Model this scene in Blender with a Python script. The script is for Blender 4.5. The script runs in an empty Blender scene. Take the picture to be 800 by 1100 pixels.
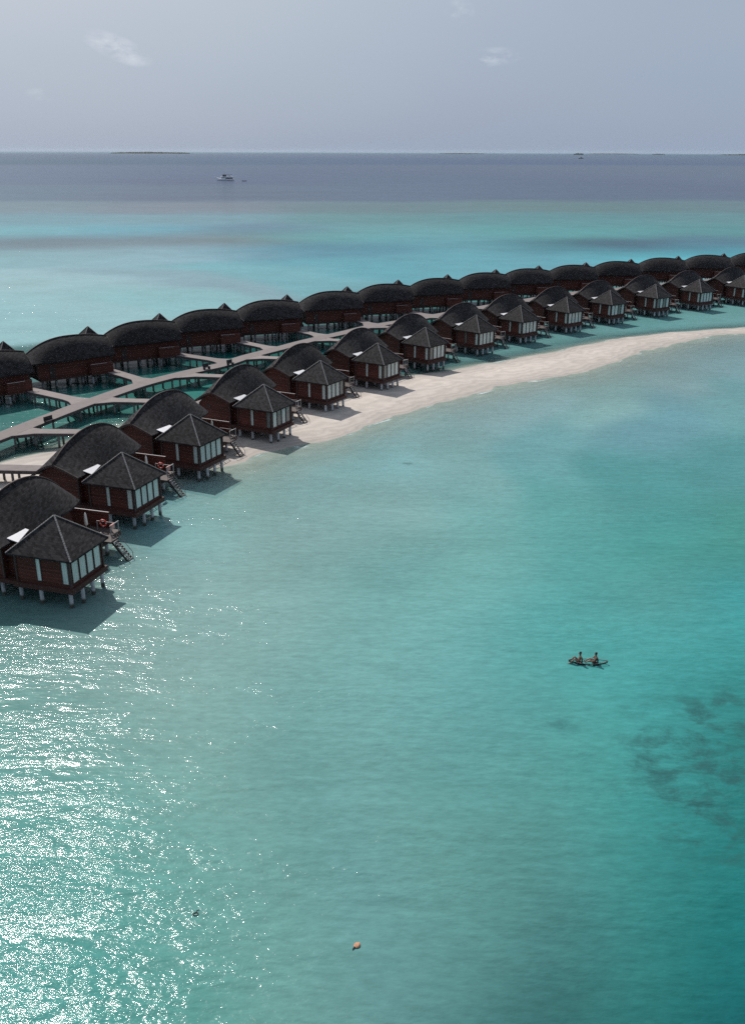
import bpy, bmesh, math, random
import numpy as np
from mathutils import Vector, Matrix, noise
R = math.radians
random.seed(11)
sc = bpy.context.scene
C = sc.collection

# ------------------------------------------------------------------ camera
CAM_H = 40.0
cd = bpy.data.cameras.new('camera'); cam = bpy.data.objects.new('camera', cd); C.objects.link(cam)
cd.sensor_fit = 'VERTICAL'; cd.sensor_height = 24.0; cd.lens = 24.0 * 1000.0 / 1100.0
cd.clip_start = 0.5; cd.clip_end = 120000.0
cam.matrix_world = (Matrix.Translation((0, 0, CAM_H)) @ Matrix.Rotation(R(90 - 21.18), 4, 'X')
                    @ Matrix.Rotation(R(0.21), 4, 'Z'))
sc.camera = cam

# ------------------------------------------------------------------ light
SUN_AZ = -28.5
SUN_EL = 47.0
world = bpy.data.worlds.new('World'); sc.world = world; world.use_nodes = True
nt = world.node_tree; nt.nodes.clear(); N = nt.nodes; L = nt.links
out = N.new('ShaderNodeOutputWorld'); bg = N.new('ShaderNodeBackground')
sky = N.new('ShaderNodeTexSky'); sky.sky_type = 'NISHITA'; sky.sun_disc = False
sky.sun_elevation = R(SUN_EL); sky.sun_rotation = R(SUN_AZ)
sky.air_density = 1.0; sky.dust_density = 2.0; sky.ozone_density = 2.0
bg.inputs['Strength'].default_value = 0.10
tc = N.new('ShaderNodeTexCoord')
veil_n = N.new('ShaderNodeTexNoise'); veil_n.inputs['Scale'].default_value = 2.2; veil_n.inputs['Detail'].default_value = 5
mp = N.new('ShaderNodeMapping'); mp.inputs['Scale'].default_value = (1, 1, 4)
L.new(tc.outputs['Generated'], mp.inputs['Vector']); L.new(mp.outputs[0], veil_n.inputs['Vector'])
vr = N.new('ShaderNodeMapRange'); vr.inputs['From Min'].default_value = 0.3; vr.inputs['From Max'].default_value = 0.7
vr.inputs['To Min'].default_value = 0.88; vr.inputs['To Max'].default_value = 0.95
L.new(veil_n.outputs['Fac'], vr.inputs['Value'])
mixv = N.new('ShaderNodeMix'); mixv.data_type = 'RGBA'
L.new(vr.outputs[0], mixv.inputs['Factor']); L.new(sky.outputs[0], mixv.inputs[6])
# thin high cloud veil over the whole sky, a little brighter on the sun's side
dotn = N.new('ShaderNodeVectorMath'); dotn.operation = 'DOT_PRODUCT'
L.new(tc.outputs['Generated'], dotn.inputs[0])
dotn.inputs[1].default_value = (math.sin(R(SUN_AZ)) * math.cos(R(SUN_EL)), math.cos(R(SUN_AZ)) * math.cos(R(SUN_EL)), math.sin(R(SUN_EL)))
vmap = N.new('ShaderNodeMapRange'); vmap.inputs['From Min'].default_value = 0.55; vmap.inputs['From Max'].default_value = 0.98
vmap.interpolation_type = 'SMOOTHSTEP'
L.new(dotn.outputs['Value'], vmap.inputs['Value'])
vcol = N.new('ShaderNodeMix'); vcol.data_type = 'RGBA'
vcol.inputs[6].default_value = (3.6, 4.3, 5.4, 1); vcol.inputs[7].default_value = (6.6, 7.0, 7.4, 1)
L.new(vmap.outputs[0], vcol.inputs['Factor'])
sz = N.new('ShaderNodeSeparateXYZ'); L.new(tc.outputs['Generated'], sz.inputs[0])
hm_ = N.new('ShaderNodeMapRange'); hm_.inputs['From Min'].default_value = 0.0; hm_.inputs['From Max'].default_value = 0.14
hm_.inputs['To Min'].default_value = 1.0; hm_.inputs['To Max'].default_value = 0.0; hm_.interpolation_type = 'SMOOTHSTEP'; L.new(sz.outputs[2], hm_.inputs['Value'])
low = N.new('ShaderNodeVectorMath'); low.operation = 'MULTIPLY'; L.new(vcol.outputs[2], low.inputs[0]); low.inputs[1].default_value = (0.88, 0.91, 0.97)
lm = N.new('ShaderNodeMix'); lm.data_type = 'RGBA'; L.new(hm_.outputs[0], lm.inputs['Factor']); L.new(vcol.outputs[2], lm.inputs[6]); L.new(low.outputs[0], lm.inputs[7])
L.new(lm.outputs[2], mixv.inputs[7])
# small wisps of cloud: three ragged patches, by direction
last = mixv.outputs[2]
wn = N.new('ShaderNodeTexNoise'); wn.inputs['Scale'].default_value = 38; wn.inputs['Detail'].default_value = 6; wn.inputs['Roughness'].default_value = 0.6
wm = N.new('ShaderNodeMapping'); wm.inputs['Scale'].default_value = (1, 1, 2.2)
L.new(tc.outputs['Generated'], wm.inputs['Vector']); L.new(wm.outputs[0], wn.inputs['Vector'])
for az, el, sx, sz, tilt, amt in [(-13.9, 5.1, 0.026, 0.010, -0.35, 0.75), (6.5, 4.86, 0.026, 0.007, 0.05, 0.75), (4.6, 7.0, 0.013, 0.010, 0.0, 0.5), (-18.2, 2.7, 0.012, 0.006, 0.0, 0.3), (3.9, 7.9, 0.02, 0.004, 0, 0.4)]:
    d0 = (math.sin(R(az)) * math.cos(R(el)), math.cos(R(az)) * math.cos(R(el)), math.sin(R(el)))
    sub = N.new('ShaderNodeVectorMath'); sub.operation = 'SUBTRACT'; L.new(tc.outputs['Generated'], sub.inputs[0]); sub.inputs[1].default_value = d0
    rx = N.new('ShaderNodeVectorMath'); rx.operation = 'DOT_PRODUCT'; L.new(sub.outputs[0], rx.inputs[0]); rx.inputs[1].default_value = (math.cos(R(az)) / sx, -math.sin(R(az)) / sx, 0)
    rz = N.new('ShaderNodeVectorMath'); rz.operation = 'DOT_PRODUCT'; L.new(sub.outputs[0], rz.inputs[0]); rz.inputs[1].default_value = (-tilt * math.cos(R(az)) / sz, 0, 1 / sz)
    a = N.new('ShaderNodeMath'); a.operation = 'MULTIPLY'; L.new(rx.outputs['Value'], a.inputs[0]); L.new(rx.outputs['Value'], a.inputs[1])
    b = N.new('ShaderNodeMath'); b.operation = 'MULTIPLY_ADD'; L.new(rz.outputs['Value'], b.inputs[0]); L.new(rz.outputs['Value'], b.inputs[1]); L.new(a.outputs[0], b.inputs[2])
    e = N.new('ShaderNodeMapRange'); e.inputs['From Min'].default_value = 1.6; e.inputs['From Max'].default_value = 0.0; e.inputs['To Max'].default_value = 1.0
    L.new(b.outputs[0], e.inputs['Value'])
    n2 = N.new('ShaderNodeMapRange'); n2.inputs['From Min'].default_value = 0.42; n2.inputs['From Max'].default_value = 0.75
    L.new(wn.outputs['Fac'], n2.inputs['Value'])
    f = N.new('ShaderNodeMath'); f.operation = 'MULTIPLY'; L.new(e.outputs[0], f.inputs[0]); L.new(n2.outputs[0], f.inputs[1])
    f2 = N.new('ShaderNodeMath'); f2.operation = 'MULTIPLY'; L.new(f.outputs[0], f2.inputs[0]); f2.inputs[1].default_value = amt
    m = N.new('ShaderNodeMix'); m.data_type = 'RGBA'; L.new(f2.outputs[0], m.inputs['Factor']); L.new(last, m.inputs[6]); m.inputs[7].default_value = (8.0, 8.4, 9.0, 1)
    last = m.outputs[2]
L.new(last, bg.inputs['Color']); L.new(bg.outputs[0], out.inputs['Surface'])

ld = bpy.data.lights.new('sun', 'SUN'); ld.energy = 4.8; ld.angle = R(0.8); ld.color = (1.0, 0.95, 0.89)
sun = bpy.data.objects.new('sun', ld); C.objects.link(sun)
sun.rotation_euler = (R(90 - SUN_EL), 0, R(-SUN_AZ) + math.pi)
sdir = Vector((math.sin(R(SUN_AZ)) * math.cos(R(SUN_EL)), math.cos(R(SUN_AZ)) * math.cos(R(SUN_EL)), math.sin(R(SUN_EL))))
sun.rotation_euler = sdir.to_track_quat('Z', 'Y').to_euler()
sc.view_settings.view_transform = 'Standard'; sc.view_settings.look = 'None'
sc.view_settings.exposure = 0.0; sc.view_settings.gamma = 1.0; sc.view_settings.use_curve_mapping = False
sc.render.engine = 'CYCLES'
sc.cycles.max_bounces = 5; sc.cycles.diffuse_bounces = 2; sc.cycles.glossy_bounces = 3
sc.cycles.transparent_max_bounces = 8; sc.cycles.transmission_bounces = 2
sc.cycles.use_denoising = False; sc.cycles.caustics_reflective = False; sc.cycles.caustics_refractive = False; sc.cycles.sample_clamp_indirect = 0.8; sc.cycles.blur_glossy = 3.0; sc.cycles.sample_clamp_direct = 0.0

# ------------------------------------------------------------------ helpers
class MB:
    """collects shapes into one mesh"""
    def __init__(s): s.v = []; s.f = []; s.mi = []; s.m = 0; s.sm = []; s.smooth = False
    def add(s, vs, fs):
        o = len(s.v); s.v += [tuple(v) for v in vs]
        for f in fs: s.f.append([i + o for i in f]); s.mi.append(s.m); s.sm.append(s.smooth)
        return s
    def box(s, x0, x1, y0, y1, z0, z1):
        v = [(x0,y0,z0),(x1,y0,z0),(x1,y1,z0),(x0,y1,z0),(x0,y0,z1),(x1,y0,z1),(x1,y1,z1),(x0,y1,z1)]
        return s.add(v, [(0,3,2,1),(4,5,6,7),(0,1,5,4),(1,2,6,5),(2,3,7,6),(3,0,4,7)])
    def bar(s, a, b, w, h=None, up=(0, 0, 1)):
        h = h or w; a = Vector(a); b = Vector(b); d = (b - a).normalized(); u = Vector(up)
        if abs(d.dot(u)) > 0.98: u = Vector((1, 0, 0))
        sdv = d.cross(u).normalized(); u = sdv.cross(d)
        vs = [p + sdv * (i * w / 2) + u * (j * h / 2) for p in (a, b) for i, j in ((-1,-1),(1,-1),(1,1),(-1,1))]
        return s.add(vs, [(0,1,2,3),(7,6,5,4),(0,4,5,1),(1,5,6,2),(2,6,7,3),(3,7,4,0)])
    def tube(s, pts, r, n=8, cap=True):
        pts = [Vector(p) for p in pts]; rs = r if isinstance(r, (list, tuple)) else [r] * len(pts)
        vs = []; fs = []; prev = None
        for i, p in enumerate(pts):
            d = (pts[min(i + 1, len(pts) - 1)] - pts[max(i - 1, 0)]).normalized()
            if prev is None: u = Vector((1, 0, 0)) if abs(d.x) < 0.9 else Vector((0, 1, 0))
            else: u = prev
            a = (u - d * u.dot(d)).normalized(); prev = a; b = d.cross(a)
            for k in range(n):
                t = 2 * math.pi * k / n; vs.append(p + (a * math.cos(t) + b * math.sin(t)) * rs[i])
        for i in range(len(pts) - 1):
            for k in range(n): fs.append((i*n+k, i*n+(k+1)%n, (i+1)*n+(k+1)%n, (i+1)*n+k))
        if cap: fs.append(tuple(range(n))[::-1]); fs.append(tuple((len(pts)-1)*n + k for k in range(n)))
        return s.add(vs, fs)
    def prism(s, poly, z0, z1):
        n = len(poly)
        ar = sum(poly[i][0]*poly[(i+1)%n][1]-poly[(i+1)%n][0]*poly[i][1] for i in range(n))
        if ar < 0: poly = poly[::-1]
        return s.add([(x,y,z0) for x,y in poly] + [(x,y,z1) for x,y in poly],
            [tuple(range(n))[::-1], tuple(range(n, 2*n))] + [(i,(i+1)%n,n+(i+1)%n,n+i) for i in range(n)])
    def blob(s, c, r, n=8, jit=0.0):
        vs = []; fs = []; c = Vector(c); m = n
        r = r if isinstance(r, (tuple, list)) else (r, r, r)
        for i in range(1, n):
            t = math.pi * i / n
            for k in range(m):
                q = 2 * math.pi * k / m; j = 1 + random.uniform(-jit, jit)
                vs.append(c + Vector((r[0]*math.sin(t)*math.cos(q), r[1]*math.sin(t)*math.sin(q), r[2]*math.cos(t))) * j)
        top = len(vs); vs.append(c + Vector((0,0,r[2]))); vs.append(c - Vector((0,0,r[2])))
        for i in range(n - 2):
            for k in range(m): fs.append((i*m+k, (i+1)*m+k, (i+1)*m+(k+1)%m, i*m+(k+1)%m))
        for k in range(m): fs.append((top, k, (k+1)%m)); fs.append((top+1, (n-2)*m+(k+1)%m, (n-2)*m+k))
        return s.add(vs, fs)
    def build(s, name, mats, parent=None, bevel=0.0):
        me = bpy.data.meshes.new(name); me.from_pydata(s.v, [], s.f)
        mats = mats if isinstance(mats, (list, tuple)) else [mats]
        for m in mats: me.materials.append(m)
        me.polygons.foreach_set('material_index', s.mi); me.polygons.foreach_set('use_smooth', s.sm); me.update()
        o = bpy.data.objects.new(name, me); C.objects.link(o)
        if parent: o.parent = parent
        if bevel:
            b = o.modifiers.new('bevel', 'BEVEL'); b.width = bevel; b.segments = 1; b.limit_method = 'ANGLE'
        return o

def tag(o, label=None, cat=None, group=None, kind=None):
    if label: o['label'] = label
    if cat: o['category'] = cat
    if group: o['group'] = group
    if kind: o['kind'] = kind
    return o
def empty(name, loc=(0,0,0), rz=0.0, label=None, cat=None, group=None):
    o = bpy.data.objects.new(name, None); C.objects.link(o); o.location = loc; o.rotation_euler = (0, 0, rz)
    o.empty_display_size = 0.5
    return tag(o, label, cat, group)
KIDS = {}
def kids(o): return [c for c in bpy.data.objects if c.parent == o]
def copy_tree(o, parent=None, cache=None):
    c = o.copy(); C.objects.link(c); c.parent = parent
    if o not in KIDS: KIDS[o] = kids(o)
    for ch in KIDS[o]: copy_tree(ch, c)
    return c

# ------------------------------------------------------------------ materials
def lin(c):
    return tuple(((v/255)/12.92 if v/255 <= 0.04045 else ((v/255+0.055)/1.055)**2.4) for v in c)
def mat(name, col, rough=0.7, var=0.15, scale=2.0, bump=0.0, bscale=20.0, spec=0.3, metal=0.0, stretch=(1,1,1), detail=4):
    m = bpy.data.materials.new(name); m.use_nodes = True; nt = m.node_tree; N = nt.nodes; L = nt.links
    p = N['Principled BSDF']; p.inputs['Roughness'].default_value = rough; p.inputs['Metallic'].default_value = metal
    p.inputs['Specular IOR Level'].default_value = spec
    tc = N.new('ShaderNodeTexCoord'); mp = N.new('ShaderNodeMapping'); mp.inputs['Scale'].default_value = stretch
    L.new(tc.outputs['Object'], mp.inputs['Vector'])
    oi = N.new('ShaderNodeObjectInfo'); ad = N.new('ShaderNodeVectorMath'); ad.operation = 'ADD'
    cx = N.new('ShaderNodeVectorMath'); cx.operation = 'SCALE'; cx.inputs['Scale'].default_value = 0.37
    L.new(oi.outputs['Location'], cx.inputs[0]); L.new(mp.outputs[0], ad.inputs[0]); L.new(cx.outputs[0], ad.inputs[1])
    n = N.new('ShaderNodeTexNoise'); n.inputs['Scale'].default_value = scale; n.inputs['Detail'].default_value = detail
    L.new(ad.outputs[0], n.inputs['Vector'])
    r = N.new('ShaderNodeValToRGB'); L.new(n.outputs['Fac'], r.inputs[0])
    r.color_ramp.elements[0].position = 0.3; r.color_ramp.elements[1].position = 0.7
    r.color_ramp.elements[0].color = tuple(c*(1-var) for c in col) + (1,)
    r.color_ramp.elements[1].color = tuple(min(1, c*(1+var)) for c in col) + (1,)
    rv = N.new('ShaderNodeMapRange'); rv.inputs['To Min'].default_value = 0.86; rv.inputs['To Max'].default_value = 1.14; L.new(oi.outputs['Random'], rv.inputs['Value'])
    rs = N.new('ShaderNodeVectorMath'); rs.operation = 'SCALE'; L.new(r.outputs[0], rs.inputs[0]); L.new(rv.outputs[0], rs.inputs['Scale'])
    L.new(rs.outputs[0], p.inputs['Base Color'])
    if bump:
        n2 = N.new('ShaderNodeTexNoise'); n2.inputs['Scale'].default_value = bscale; L.new(mp.outputs[0], n2.inputs['Vector'])
        b = N.new('ShaderNodeBump'); b.inputs['Strength'].default_value = bump; b.inputs['Distance'].default_value = 0.03
        L.new(n2.outputs['Fac'], b.inputs['Height']); L.new(b.outputs[0], p.inputs['Normal'])
    m['_'] = 1; return m
def boards(name, col, pitch, axis=2, var=0.35, rough=0.7, bump=0.5):
    """boarding: lines every <pitch> metres along one object axis, each board its own tone"""
    m = mat(name, col, rough, 0.2, 1.5, stretch=(0.5, 0.5, 3)); nt = m.node_tree; N = nt.nodes; L = nt.links; p = N['Principled BSDF']
    tc = N.new('ShaderNodeTexCoord'); sp = N.new('ShaderNodeSeparateXYZ'); L.new(tc.outputs['Object'], sp.inputs[0])
    d = N.new('ShaderNodeMath'); d.operation = 'DIVIDE'; L.new(sp.outputs[axis], d.inputs[0]); d.inputs[1].default_value = pitch
    fl = N.new('ShaderNodeMath'); fl.operation = 'FLOOR'; L.new(d.outputs[0], fl.inputs[0])
    fr = N.new('ShaderNodeMath'); fr.operation = 'FRACT'; L.new(d.outputs[0], fr.inputs[0])
    wn = N.new('ShaderNodeTexWhiteNoise'); wn.noise_dimensions = '1D'; L.new(fl.outputs[0], wn.inputs['W'])
    mr = N.new('ShaderNodeMapRange'); mr.inputs['To Min'].default_value = 1 - var; mr.inputs['To Max'].default_value = 1 + var; L.new(wn.outputs['Value'], mr.inputs['Value'])
    gap = N.new('ShaderNodeMath'); gap.operation = 'GREATER_THAN'; gap.inputs[1].default_value = 0.1; L.new(fr.outputs[0], gap.inputs[0])
    gm = N.new('ShaderNodeMapRange'); gm.inputs['To Min'].default_value = 0.35; L.new(gap.outputs[0], gm.inputs['Value'])
    mm = N.new('ShaderNodeMath'); mm.operation = 'MULTIPLY'; L.new(mr.outputs[0], mm.inputs[0]); L.new(gm.outputs[0], mm.inputs[1])
    src = p.inputs['Base Color'].links[0].from_socket
    vm = N.new('ShaderNodeVectorMath'); vm.operation = 'SCALE'; L.new(src, vm.inputs[0]); L.new(mm.outputs[0], vm.inputs['Scale'])
    L.new(vm.outputs[0], p.inputs['Base Color'])
    b = N.new('ShaderNodeBump'); b.inputs['Strength'].default_value = bump; b.inputs['Distance'].default_value = 0.02
    L.new(fr.outputs[0], b.inputs['Height']); L.new(b.outputs[0], p.inputs['Normal'])
    return m
def shingle(name):
    """dark shingle roofing: courses by height, staggered tabs, weathering"""
    m = mat(name, (0.023, 0.0212, 0.0225), 0.85, 0.20, 1.0, detail=8, spec=0.12); nt = m.node_tree; N = nt.nodes; L = nt.links; p = N['Principled BSDF']
    tc = N.new('ShaderNodeTexCoord'); sp = N.new('ShaderNodeSeparateXYZ'); L.new(tc.outputs['Object'], sp.inputs[0])
    zz = N.new('ShaderNodeMath'); zz.operation = 'DIVIDE'; zz.inputs[1].default_value = 0.16; L.new(sp.outputs[2], zz.inputs[0])
    fl = N.new('ShaderNodeMath'); fl.operation = 'FLOOR'; L.new(zz.outputs[0], fl.inputs[0])
    fr = N.new('ShaderNodeMath'); fr.operation = 'FRACT'; L.new(zz.outputs[0], fr.inputs[0])
    sm = N.new('ShaderNodeMath'); sm.operation = 'ADD'; L.new(sp.outputs[0], sm.inputs[0]); L.new(sp.outputs[1], sm.inputs[1])
    xx = N.new('ShaderNodeMath'); xx.operation = 'DIVIDE'; xx.inputs[1].default_value = 0.35; L.new(sm.outputs[0], xx.inputs[0])
    off = N.new('ShaderNodeMath'); off.operation = 'MULTIPLY_ADD'; off.inputs[1].default_value = 0.5; L.new(fl.outputs[0], off.inputs[0]); L.new(xx.outputs[0], off.inputs[2])
    xf = N.new('ShaderNodeMath'); xf.operation = 'FLOOR'; L.new(off.outputs[0], xf.inputs[0])
    cb = N.new('ShaderNodeCombineXYZ'); L.new(xf.outputs[0], cb.inputs[0]); L.new(fl.outputs[0], cb.inputs[1])
    wn = N.new('ShaderNodeTexWhiteNoise'); wn.noise_dimensions = '2D'; L.new(cb.outputs[0], wn.inputs['Vector'])
    mr = N.new('ShaderNodeMapRange'); mr.inputs['To Min'].default_value = 0.48; mr.inputs['To Max'].default_value = 1.65; L.new(wn.outputs['Value'], mr.inputs['Value'])
    src = p.inputs['Base Color'].links[0].from_socket
    vm = N.new('ShaderNodeVectorMath'); vm.operation = 'SCALE'; L.new(src, vm.inputs[0]); L.new(mr.outputs[0], vm.inputs['Scale'])
    L.new(vm.outputs[0], p.inputs['Base Color'])
    b = N.new('ShaderNodeBump'); b.inputs['Strength'].default_value = 0.6; b.inputs['Distance'].default_value = 0.03; b.invert = True
    L.new(fr.outputs[0], b.inputs['Height']); L.new(b.outputs[0], p.inputs['Normal'])
    return m
M = dict(
    roof=shingle('roof_shingle'),
    cap=mat('ridge_cap', (0.15, 0.145, 0.145), 0.7, 0.35, 5.0),
    wall=boards('red_brown_cladding', (0.088, 0.024, 0.017), 0.19, 2),
    fascia=mat('floor_fascia', (0.055, 0.022, 0.018), 0.7, 0.25, 2.0),
    trim=mat('dark_trim', (0.045, 0.026, 0.024), 0.6, 0.2, 4.0),
    deck=boards('deck_boards', (0.085, 0.065, 0.06), 0.15, 0, 0.12),
    walk=boards('walkway_boards', (0.37, 0.315, 0.31), 0.16, 0, 0.10),
    walkside=mat('walkway_edge', (0.07, 0.06, 0.06), 0.8, 0.3, 2.0),
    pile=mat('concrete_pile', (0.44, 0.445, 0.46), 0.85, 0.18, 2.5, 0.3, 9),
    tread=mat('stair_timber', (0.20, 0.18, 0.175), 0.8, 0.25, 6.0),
    spile=mat('pile_painted_shade', (0.24, 0.24, 0.25), 0.85, 0.25, 2.5, 0.3, 9),  # pile concrete darkened, the sea row's shade painted into its colour
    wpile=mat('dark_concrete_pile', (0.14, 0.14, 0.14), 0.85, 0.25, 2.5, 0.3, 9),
    glass=None,
    white=mat('white_sheet', (0.58, 0.58, 0.60), 0.45, 0.05, 2.0),
    rope=mat('pale_rail', (0.36, 0.33, 0.32), 0.6, 0.12, 6.0),
    canvas=mat('canvas', (0.66, 0.62, 0.56), 0.9, 0.08, 6.0),
    red=mat('lifebuoy_red', (0.55, 0.07, 0.05), 0.5, 0.1, 4.0),
    pink=mat('towel_pink', (0.55, 0.30, 0.27), 0.9, 0.12, 6.0),
    dark=mat('dark_timber', (0.035, 0.032, 0.034), 0.7, 0.3, 4.0),
)
def curtain(name):
    m = mat(name, (0.50, 0.56, 0.53), 0.6, 0.08, 1.2, spec=0.5); nt = m.node_tree; N = nt.nodes; L = nt.links; p = N['Principled BSDF']
    tc = N.new('ShaderNodeTexCoord'); w = N.new('ShaderNodeTexWave'); w.inputs['Scale'].default_value = 2.6; w.inputs['Distortion'].default_value = 2.0
    w.bands_direction = 'DIAGONAL'
    mp = N.new('ShaderNodeMapping'); mp.inputs['Scale'].default_value = (1, 1, 0.02); L.new(tc.outputs['Object'], mp.inputs[0]); L.new(mp.outputs[0], w.inputs['Vector'])
    mr = N.new('ShaderNodeMapRange'); mr.inputs['To Min'].default_value = 0.78; mr.inputs['To Max'].default_value = 1.08; L.new(w.outputs['Fac'], mr.inputs['Value'])
    src = p.inputs['Base Color'].links[0].from_socket
    vm = N.new('ShaderNodeVectorMath'); vm.operation = 'SCALE'; L.new(src, vm.inputs[0]); L.new(mr.outputs[0], vm.inputs['Scale']); L.new(vm.outputs[0], p.inputs['Base Color'])
    # some curtains stand open: the room behind is dark
    oi = N.new('ShaderNodeObjectInfo'); op = N.new('ShaderNodeMath'); op.operation = 'GREATER_THAN'; op.inputs[1].default_value = 0.15; L.new(oi.outputs['Random'], op.inputs[0])
    om = N.new('ShaderNodeMapRange'); om.inputs['To Min'].default_value = 0.28; L.new(op.outputs[0], om.inputs['Value'])
    vm2 = N.new('ShaderNodeVectorMath'); vm2.operation = 'SCALE'; L.new(vm.outputs[0], vm2.inputs[0]); L.new(om.outputs[0], vm2.inputs['Scale']); L.new(vm2.outputs[0], p.inputs['Base Color'])
    p.inputs['Coat Weight'].default_value = 1.0; p.inputs['Coat Roughness'].default_value = 0.03
    return m
M['glass'] = curtain('curtained_glass')
M['glass_dark'] = mat('glass_dark', (0.10, 0.14, 0.13), 0.08, 0.3, 1.0, spec=0.8)

def tide_stain(m):
    """algae and wet darkening round the foot of each pile"""
    nt = m.node_tree; N = nt.nodes; L = nt.links; p = N['Principled BSDF']; g = N.new('ShaderNodeNewGeometry'); sp = N.new('ShaderNodeSeparateXYZ'); L.new(g.outputs['Position'], sp.inputs[0])
    n = N.new('ShaderNodeTexNoise'); n.inputs['Scale'].default_value = 3.0; L.new(g.outputs['Position'], n.inputs['Vector'])
    a = N.new('ShaderNodeMath'); a.operation = 'MULTIPLY_ADD'; a.inputs[1].default_value = -0.35; L.new(n.outputs['Fac'], a.inputs[0]); L.new(sp.outputs[2], a.inputs[2])
    r = N.new('ShaderNodeMapRange'); r.inputs['From Min'].default_value = 0.15; r.inputs['From Max'].default_value = 0.42; L.new(a.outputs[0], r.inputs['Value'])
    src = p.inputs['Base Color'].links[0].from_socket
    x = N.new('ShaderNodeMix'); x.data_type = 'RGBA'; L.new(r.outputs[0], x.inputs['Factor']); x.inputs[6].default_value = (0.06, 0.065, 0.05, 1); L.new(src, x.inputs[7]); L.new(x.outputs[2], p.inputs['Base Color'])
for k_ in ('pile', 'spile', 'wpile'): tide_stain(M[k_])

# ------------------------------------------------------------------ water and sand
WCOL="""-1919.9,5114.2,14,60,101;-1049.0,5570.8,55,86,148;-8.0,6116.6,51,82,150;1258.6,6780.6,80,103,155;2832.7,7605.9,62,100,151;-594.3,1572.6,61,105,165;-305.9,1613.9,49,68,130;-2.1,1657.3,67,103,155;318.4,1703.1,66,91,148;656.9,1751.5,89,118,165;-351.5,924.0,66,112,160;-179.0,938.3,65,95,144;-1.1,953.0,68,102,153;182.3,968.2,66,98,149;371.6,983.8,71,97,150;-273.3,715.1,107,166,195;-138.7,723.7,120,152,185;-0.8,732.5,88,148,164;145.1,767.3,84,150,155;294.8,777.2,87,150,163;-229.5,598.2,96,209,250;-116.2,604.2,114,225,266;-0.7,610.4,77,193,199;117.2,616.7,69,191,202;237.5,623.2,78,184,194;-193.4,501.6,96,269,304;-121.8,504.8,85,267,325;-49.9,514.1,82,112,201;-0.6,522.6,87,242,250;100.7,527.2,64,235,236;203.6,532.0,62,201,204;-168.7,435.7,69,123,152;-138.2,446.1,95,121,147;-107.3,461.8,91,147,173;-73.4,473.5,115,124,128;-38.7,496.8,60,288,252;8.7,476.9,72,236,262;-150.9,388.2,145,286,308;-116.8,400.5,157,286,319;-79.7,409.6,170,297,344;-40.9,419.1,55,185,237;-0.4,420.6,51,177,233;40.4,422.1,74,249,277;81.5,423.6,29,127,151;122.8,425.2,26,32,65;174.6,453.8,52,129,171;-123.8,315.6,198,338,354;-93.1,316.4,205,338,364;-62.3,317.3,157,266,299;-32.6,330.8,108,282,310;-0.3,360.1,71,253,294;36.0,373.9,78,260,298;75.0,388.9,77,250,301;-96.1,241.6,179,338,351;-74.3,249.5,185,338,351;-54.4,275.2,164,335,347;114.1,393.8,74,398,453;154.4,410.2,45,285,340;-58.5,149.5,39,139,134;-61.2,177.2,5,71,66;-45.4,146.7,39,159,145;-49.7,168.1,4,67,62;-44.2,173.5,4,67,62;-35.5,149.8,42,168,145;-34.7,190.7,4,67,62;-47.3,133.5,28,105,93;-33.3,162.7,28,162,142;-23.4,211.2,4,63,58;-18.1,177.9,28,147,128;-0.2,243.7,8,75,70;-8.4,206.1,17,120,110;22.8,230.3,17,120,110;51.2,260.4,17,120,110;7.1,178.3,86,210,203;19.2,191.6,98,216,210;29.2,201.5,98,216,216;47.8,218.4,102,230,230;68.9,231.3,102,244,244;94.8,245.8,111,251,251;5.7,139.2,192,400,423;21.6,150.6,197,349,366;39.3,160.4,170,312,309;58.0,179.2,167,278,289;75.6,192.6,155,278,298;-27.5,71.5,64,140,135;-25.4,89.4,131,228,219;-22.7,106.1,148,328,350;-17.5,109.5,209,395,369;-8.9,120.7,185,362,364;-0.0,129.4,150,362,379;-20.7,69.9,175,273,261;-15.8,78.7,169,281,266;-10.3,94.6,126,211,202;-0.0,106.4,162,280,270;12.7,121.0,148,295,295;27.1,129.7,110,269,282;44.9,145.1,94,222,251;62.8,157.4,107,248,256;49.8,121.4,58,201,206;36.1,113.6,54,205,204;22.2,103.5,69,240,227;10.3,94.8,88,240,227;0.0,80.8,67,198,190;-7.9,70.0,152,289,274;29.5,89.9,40,222,201;38.4,90.0,41,190,161;18.0,81.0,46,204,195;8.3,73.5,129,299,278;32.5,73.6,27,203,252;25.0,73.6,72,162,153;14.9,64.3,50,279,293;22.4,64.3,72,307,306;29.1,64.4,39,351,292;0.1,61.5,179,365,353;7.2,61.5,97,279,292;-15.3,66.9,163,273,250;-22.2,64.0,147,266,242;-27.2,61.3,102,232,211;-21.7,53.3,61,212,191;-16.0,53.3,121,258,234;-9.3,51.4,126,262,242;-3.1,51.4,31,125,119;13.1,54.5,75,188,145;18.4,54.6,10,501,465;23.0,56.8,4,27,46;25.6,54.6,4,4,4;23.4,48.7,4,4,4;20.4,48.7,16,4,4;18.5,50.6,4,78,84;3.1,50.5,37,97,72;8.7,50.5,38,110,104;12.9,46.9,128,176,140;16.9,44.5,68,310,303;21.9,44.6,4,378,352;-18.9,44.3,67,225,204;-19.3,39.3,55,205,191;-14.4,36.3,45,205,184;-10.4,40.7,94,243,219;-9.5,35.7,60,221,198;-5.3,42.2,116,250,230;-4.7,35.7,98,228,205;0.1,42.2,135,305,314;5.5,42.2,140,352,320;0.1,35.8,56,137,127;4.9,35.8,4,39,50;10.8,42.2,4,141,178;9.7,35.8,4,23,11;15.5,39.5,4,159,142;20.1,39.5,4,87,81;14.1,34.7,4,4,4;18.4,34.7,4,4,38"""
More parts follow.
